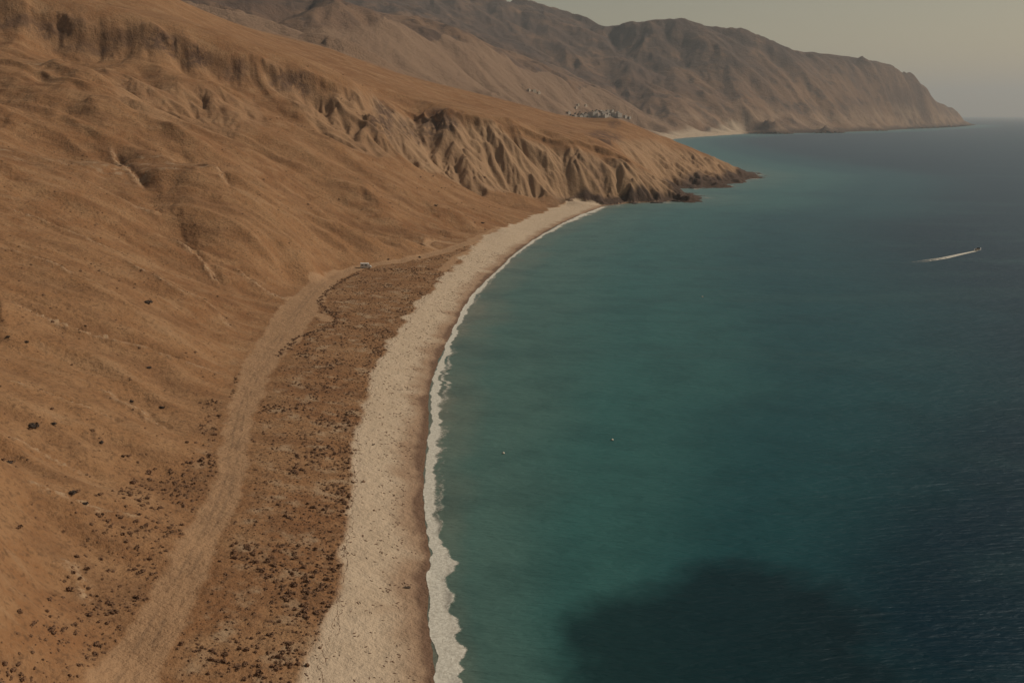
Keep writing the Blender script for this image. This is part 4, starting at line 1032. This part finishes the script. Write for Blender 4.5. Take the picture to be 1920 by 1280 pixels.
# ------------------------------------------------------------------ camper van by the track
def camper():
    p = hit(686, 503)
    t = thing('camper_van', p, math.radians(8), 'white boxy camper van parked beside the dirt track', 'van')
    mb = MB(); mb.prism([(-2.9, 0.45), (2.75, 0.45), (2.95, 0.75), (2.85, 1.25), (2.25, 1.55), (1.75, 2.15), (1.5, 2.75), (-2.8, 2.85), (-2.9, 2.6)], -1.08, 1.08)
    body = mb.build('body', M['white_paint'], t, bevel=0.08)
    mb = MB(); mb.prism([(1.9, 2.18), (2.35, 1.62), (2.40, 1.64), (1.95, 2.22)], -0.92, 0.92); mb.build('windscreen', M['glass'], t)
    for sy in (-1, 1):
        y0, y1 = (1.075, 1.10) if sy > 0 else (-1.10, -1.075)
        for x0, x1, z0, z1 in ((1.0, 1.75, 1.5, 2.05), (-0.6, 0.6, 1.6, 2.15), (-2.4, -1.2, 1.6, 2.15)):
            mb = MB(); mb.box(x0, x1, y0, y1, z0, z1); w = mb.build('window', M['glass'], t)
            mb = MB(); yy = 1.10 if sy > 0 else -1.11
            for a, b, c, d in ((x0 - 0.05, x1 + 0.05, z1, z1 + 0.05), (x0 - 0.05, x1 + 0.05, z0 - 0.05, z0)): mb.box(a, b, yy, yy + 0.012, c, d)
            mb.build('frame', M['rubber'], w)
        mb = MB(); mb.box(-2.85, 2.6, y0 * 1.0, y1, 0.95, 1.12); mb.build('stripe', M['stripe'], t)
        for x in (-1.75, 1.75):
            mb = MB(); mb.lathe([(0.30, -0.12), (0.36, -0.09), (0.36, 0.09), (0.30, 0.12)], 18, 'y', (x, sy * 0.98, 0.36)); w = mb.build('wheel', M['rubber'], t, True)
            mb = MB(); mb.lathe([(0.19, -0.13), (0.2, 0.0), (0.19, 0.13)], 12, 'y', (x, sy * 0.98, 0.36)); mb.build('rim', M['metal'], w)
        mb = MB(); mb.box(2.86, 2.99, sy * 0.8 - 0.16, sy * 0.8 + 0.16, 0.85, 1.05); mb.build('headlight', M['lamp'], t)
        mb = MB(); mb.box(-2.93, -2.88, sy * 0.9 - 0.1, sy * 0.9 + 0.1, 0.8, 1.15); mb.build('tail_light', M['red'], t)
    mb = MB(); mb.box(0.70, 1.85, -1.115, -1.085, 0.60, 2.08); d = mb.build('door', M['white_paint'], t, bevel=0.01)
    mb = MB(); mb.box(0.78, 0.95, -1.14, -1.112, 1.28, 1.33); mb.build('handle', M['rubber'], d)
    mb = MB(); mb.box(2.85, 3.05, -1.0, 1.0, 0.42, 0.62); mb.build('bumper', M['metal'], t)
    mb = MB(); mb.box(-0.7, 0.3, -0.4, 0.4, 2.76, 2.93, 0.06); mb.build('roof_vent', M['white_paint'], t)
camper()

# ------------------------------------------------------------------ motor boat and buoys
def motor_boat():
    p = at_z(1834, 469.5); q = at_z(1805, 476)
    rz = math.atan2(p[1] - q[1], p[0] - q[0])
    t = thing('motor_boat', (p[0], p[1], 0.0), rz, 'small white motor boat speeding out to sea ahead of its wake', 'boat')
    t.scale = (1.4, 1.4, 1.4)
    st = [(-2.6, 1.0, 0.55), (-1.0, 1.1, 0.6), (0.8, 0.98, 0.7), (2.0, 0.55, 0.85), (2.8, 0.05, 0.95)]
    mb = MB(); v = []
    for x, w, z in st: v += [(x, -w, z), (x, -w * 0.75, 0.0), (x, 0, -0.3), (x, w * 0.75, 0.0), (x, w, z)]
    f = []
    for i in range(4):
        for k in range(4): f.append((i * 5 + k, i * 5 + k + 1, (i + 1) * 5 + k + 1, (i + 1) * 5 + k))
    f.append((0, 1, 2, 3, 4)); mb.add(v, f); mb.build('hull', M['white_paint'], t)
    mb = MB(); mb.add([(0.6, -0.9, 0.72), (2.0, -0.5, 0.86), (2.75, 0, 0.95), (2.0, 0.5, 0.86), (0.6, 0.9, 0.72)], [(0, 1, 2, 3, 4)]); mb.build('foredeck', M['white_paint'], t)
    mb = MB(); mb.box(-2.55, 0.6, -0.85, 0.85, 0.15, 0.2); mb.build('floor', M['metal'], t)
    mb = MB(); mb.prism([(0.45, 0.72), (0.6, 0.72), (0.2, 1.25), (0.1, 1.25)], -0.7, 0.7); mb.build('windscreen', M['glass'], t)
    mb = MB(); mb.box(-1.0, -0.5, -0.75, 0.75, 0.2, 0.6); mb.box(-1.05, -0.95, -0.75, 0.75, 0.6, 0.95); mb.build('seat', M['cream'], t, bevel=0.03)
    mb = MB(); mb.box(-3.0, -2.6, -0.2, 0.2, 0.5, 1.05, 0.05); mb.box(-2.9, -2.75, -0.07, 0.07, -0.4, 0.5); mb.build('outboard_engine', M['rubber'], t, bevel=0.03)
motor_boat()
for u, v, r, lab in [(944, 850, 0.36, 'small pale buoy floating nearest the beach'), (1148, 825, 0.36, 'small pale buoy farther out, right of the one by the beach'), (1317, 557, 0.4, 'tiny pale buoy alone in the middle of the bay')]:
    p = at_z(u, v); t = thing('buoy', (p[0], p[1], 0.05), 0, lab, 'buoy', 'buoys on the water')
    mb = MB(); mb.lathe([(r * 0.3, -r * 0.6), (r * 0.85, -r * 0.35), (r, 0.05), (r * 0.85, r * 0.55), (r * 0.4, r * 0.9), (r * 0.15, r)], 14); mb.build('float', M['buoy'], t, True)
    mb = MB(); mb.lathe([(0.04, r * 0.95), (0.04, r * 1.5)], 8); mb.build('ring_post', M['metal'], t)
    mb = MB(); mb.lathe([(r * 1.01, -0.02), (r * 1.03, 0.05), (r * 1.01, 0.12)], 14); mb.build('band', M['stripe'], t)

# ------------------------------------------------------------------ rocks off the points
def rock_mesh(seed):
    import bmesh
    bm = bmesh.new(); bmesh.ops.create_icosphere(bm, subdivisions=3, radius=1.0)
    for v in bm.verts:
        c = v.co.copy(); n = float(fbm(np.array([c.x * 1.3 + seed * 9]), np.array([c.y * 1.3 + c.z * 1.7]), 4, seed)[0])
        v.co = c * (1 + 0.55 * n); v.co.z *= 0.62
    me = bpy.data.meshes.new('sea_rock'); bm.to_mesh(me); bm.free(); me.materials.append(M['rock']); return me
RM = [rock_mesh(k) for k in range(4)]
for q, (u, v, sx, sy, sz, lab) in enumerate([(1303, 373, 5, 3, 1.6, 'low dark rock at the tip of the nearer point'), (1313, 372.3, 2.4, 1.6, 0.9, 'small dark rock just off the nearer point'), (1352, 349.5, 6, 4, 1.8, 'dark rock ending the lower shelf of the farther point'), (1400, 335, 8, 4, 1.8, 'long dark rock under the tip of the farther point'),
                                             (1411, 327, 7, 4, 2.2, 'dark rock at the very tip of the farther point'), (1268, 378, 6, 3, 2.2, 'broad dark boulder at the foot of the nearer point'), (1232, 380.5, 6, 3, 2.0, 'dark boulder at the waterline left of the nearer point'), (1190, 381.5, 6, 3, 1.8, 'dark boulder nearest the end of the beach'), (1300, 353.5, 6, 4, 2.0, 'dark boulder in the cove between the two points')]):
    p = at_z(u, v); o = bpy.data.objects.new('sea_rock', RM[q % 4]); COL.objects.link(o); o.location = (p[0], p[1], 0.1); o.scale = (sx, sy, sz); o.rotation_euler = (0, 0, q * 1.1)
    tag(o, lab, 'rock', 'rocks at the foot of the headland')

# ------------------------------------------------------------------ village beyond the headland
def house(x, y, w, d, h, rz, lab, mat, n):
    z = float(ground_z(np.array(x), np.array(y)))
    t = thing('house', (x, y, z), rz, lab, 'house', 'white houses of the village')
    mb = MB(); mb.box(-w / 2, w / 2, -d / 2, d / 2, -6, h); wl = mb.build('wall', mat, t)
    mb = MB(); mb.box(-w / 2 - 0.3, w / 2 + 0.3, -d / 2 - 0.3, d / 2 + 0.3, h, h + 0.5); mb.box(w * 0.1, w * 0.4, 0, d * 0.35, h + 0.5, h + 2.6); mb.build('roof', M['roof'] if n % 3 else M['limewash'], t)
    for fl in range(max(1, int(h // 3))):
        for q in range(max(2, int(w // 5))):
            xx = -w / 2 + (q + 0.5) * w / max(2, int(w // 5)); mb = MB(); mb.box(xx - 0.45, xx + 0.45, -d / 2 - 0.12, -d / 2 + 0.1, fl * 3 + 1.0, fl * 3 + 2.1); mb.build('window', M['shutter'], t)
VIL = [(1113, 216.5, 20, 9), (1121, 217.5, 14, 6), (1131, 214.5, 18, 9), (1140, 217, 16, 7), (1147, 213, 12, 6), (1152, 216.5, 18, 8), (1160, 217.5, 20, 8), (1126, 210.5, 14, 5), (1139, 209.5, 12, 5), (1106, 214.5, 12, 5),
       (1097, 219.5, 18, 7), (1103, 221, 14, 5), (1088, 221.5, 14, 6), (1078, 221, 12, 5), (1066, 213, 10, 4), (1148, 209.5, 10, 5), (1118, 212.5, 12, 5), (1134, 218.5, 24, 4), (1172, 219.5, 14, 4), (1180, 221.5, 12, 4), (1080, 203, 9, 4), (1098, 199.5, 10, 4), (1084, 198, 8, 4), (1001, 172, 12, 4), (992, 170, 9, 3), (1010, 175, 10, 3), (1092, 216, 12, 5), (1158, 213, 10, 5)]
for n, (u, v, w, h) in enumerate(VIL):
    p = hit(u, v, 1900.0)
    if p is None: continue
    a, b = ('small white house in the village below the far hills', M['limewash'])
    if (u, v) == (1113, 216.5): a = 'tall white block at the left end of the village front'
    elif (u, v) == (1134, 218.5): a = 'long low white building along the front of the village'; 
    elif n in (23, 24, 25): a = 'pale farm building on the slope left above the village'; b = M['cream']
    elif n in (20, 21, 22): a = 'tiny pale house apart from the village, on the slope behind it'; b = M['cream']
    elif n in (18, 19): a = 'low white house at the right end of the village'
    house(p[0], p[1], w * 1.25, w * 0.75, h * 1.3, random.uniform(0.6, 1.1), a, b, n)
def tree_meshes(seed):
    r = random.Random(seed); tr = MB(); tr.lathe([(0.28, -1.0), (0.22, 1.2), (0.14, 2.6), (0.05, 4.2)], 7)
    for k in range(4):
        a = k * 1.6; tr.add([(0.1 * math.cos(a), 0.1 * math.sin(a), 1.8), (0.1 * math.cos(a + 2), 0.1 * math.sin(a + 2), 1.9), (1.4 * math.cos(a), 1.4 * math.sin(a), 3.4)], [(0, 1, 2)])
    cr = MB()
    for _ in range(150):
        th = r.uniform(0, 6.28); ph = math.asin(r.uniform(-0.6, 1)); q = r.uniform(0.6, 1.0) * (0.8 + 0.3 * math.sin(3 * th + seed))
        c = Vector((2.3 * q * math.cos(th) * math.cos(ph), 2.3 * q * math.sin(th) * math.cos(ph), 3.9 + 1.7 * q * math.sin(ph)))
        t = Vector((r.uniform(-1, 1), r.uniform(-1, 1), r.uniform(-1, 1))).normalized() * 0.5; b = t.cross(Vector((r.uniform(-1, 1), r.uniform(-1, 1), r.uniform(-1, 1)))).normalized() * 0.45
        cr.add([c - t, c + b, c + t, c - b], [(0, 1, 2, 3)])
    return tr.mesh('trunk', M['bark']), cr.mesh('crown', M['leaf'])
TM = [tree_meshes(k) for k in range(3)]
tr_sp = [(1078, 217), (1083, 219), (1090, 218.5), (1095, 217), (1100, 217.5), (1104, 219), (1109, 220), (1085, 216), (1116, 212), (1122, 213), (1128, 218.5), (1136, 213), (1070, 219), (1074, 221), (1092, 221.5), (1143, 219), (1150, 218.5), (1111, 210.5), (1119, 209.5), (1098, 215), (1087, 213), (1106, 217), (1112, 222), (1080, 213.5)]
for n, (u, v) in enumerate(tr_sp):
    p = hit(u, v, 1900.0)
    if p is None: continue
    t = thing('tree', p, n * 1.3, 'dark rounded tree among the white village houses', 'tree', 'trees of the village'); sc = random.uniform(1.1, 2.0); t.scale = (sc, sc, sc)
    for nm, me in zip(('trunk', 'crown'), TM[n % 3]):
        o = bpy.data.objects.new(nm, me); COL.objects.link(o); o.parent = t
print('things', time.time() - T0)

# ------------------------------------------------------------------ haze
def haze():
    x0, x1, y0, y1, z0, z1 = -60000, 60000, -60000, 60000, -8.0, float(max(H.max(), 900)) + 15.0
    v = [(x0, y0, z0), (x1, y0, z0), (x1, y1, z0), (x0, y1, z0), (x0, y0, z1), (x1, y0, z1), (x1, y1, z1), (x0, y1, z1)]
    f = [(0, 3, 2, 1), (4, 5, 6, 7), (0, 1, 5, 4), (1, 2, 6, 5), (2, 3, 7, 6), (3, 0, 4, 7)]
    me = bpy.data.meshes.new('haze'); me.from_pydata(v, [], f)
    m = bpy.data.materials.new('haze_air'); m.use_nodes = True; nt = m.node_tree; nt.nodes.clear()
    o = nt.nodes.new('ShaderNodeOutputMaterial'); pv = nt.nodes.new('ShaderNodeVolumePrincipled')
    pv.inputs['Color'].default_value = (0.80, 0.86, 0.90, 1); pv.inputs['Density'].default_value = 5.0e-5; pv.inputs['Anisotropy'].default_value = 0.2
    nt.links.new(pv.outputs[0], o.inputs['Volume'])
    me.materials.append(m)
    ob = bpy.data.objects.new('haze', me); COL.objects.link(ob); ob['kind'] = 'stuff'
    ob['label'] = 'thin warm haze filling the air over the bay'; ob['category'] = 'haze'
haze()
print('done', time.time() - T0)
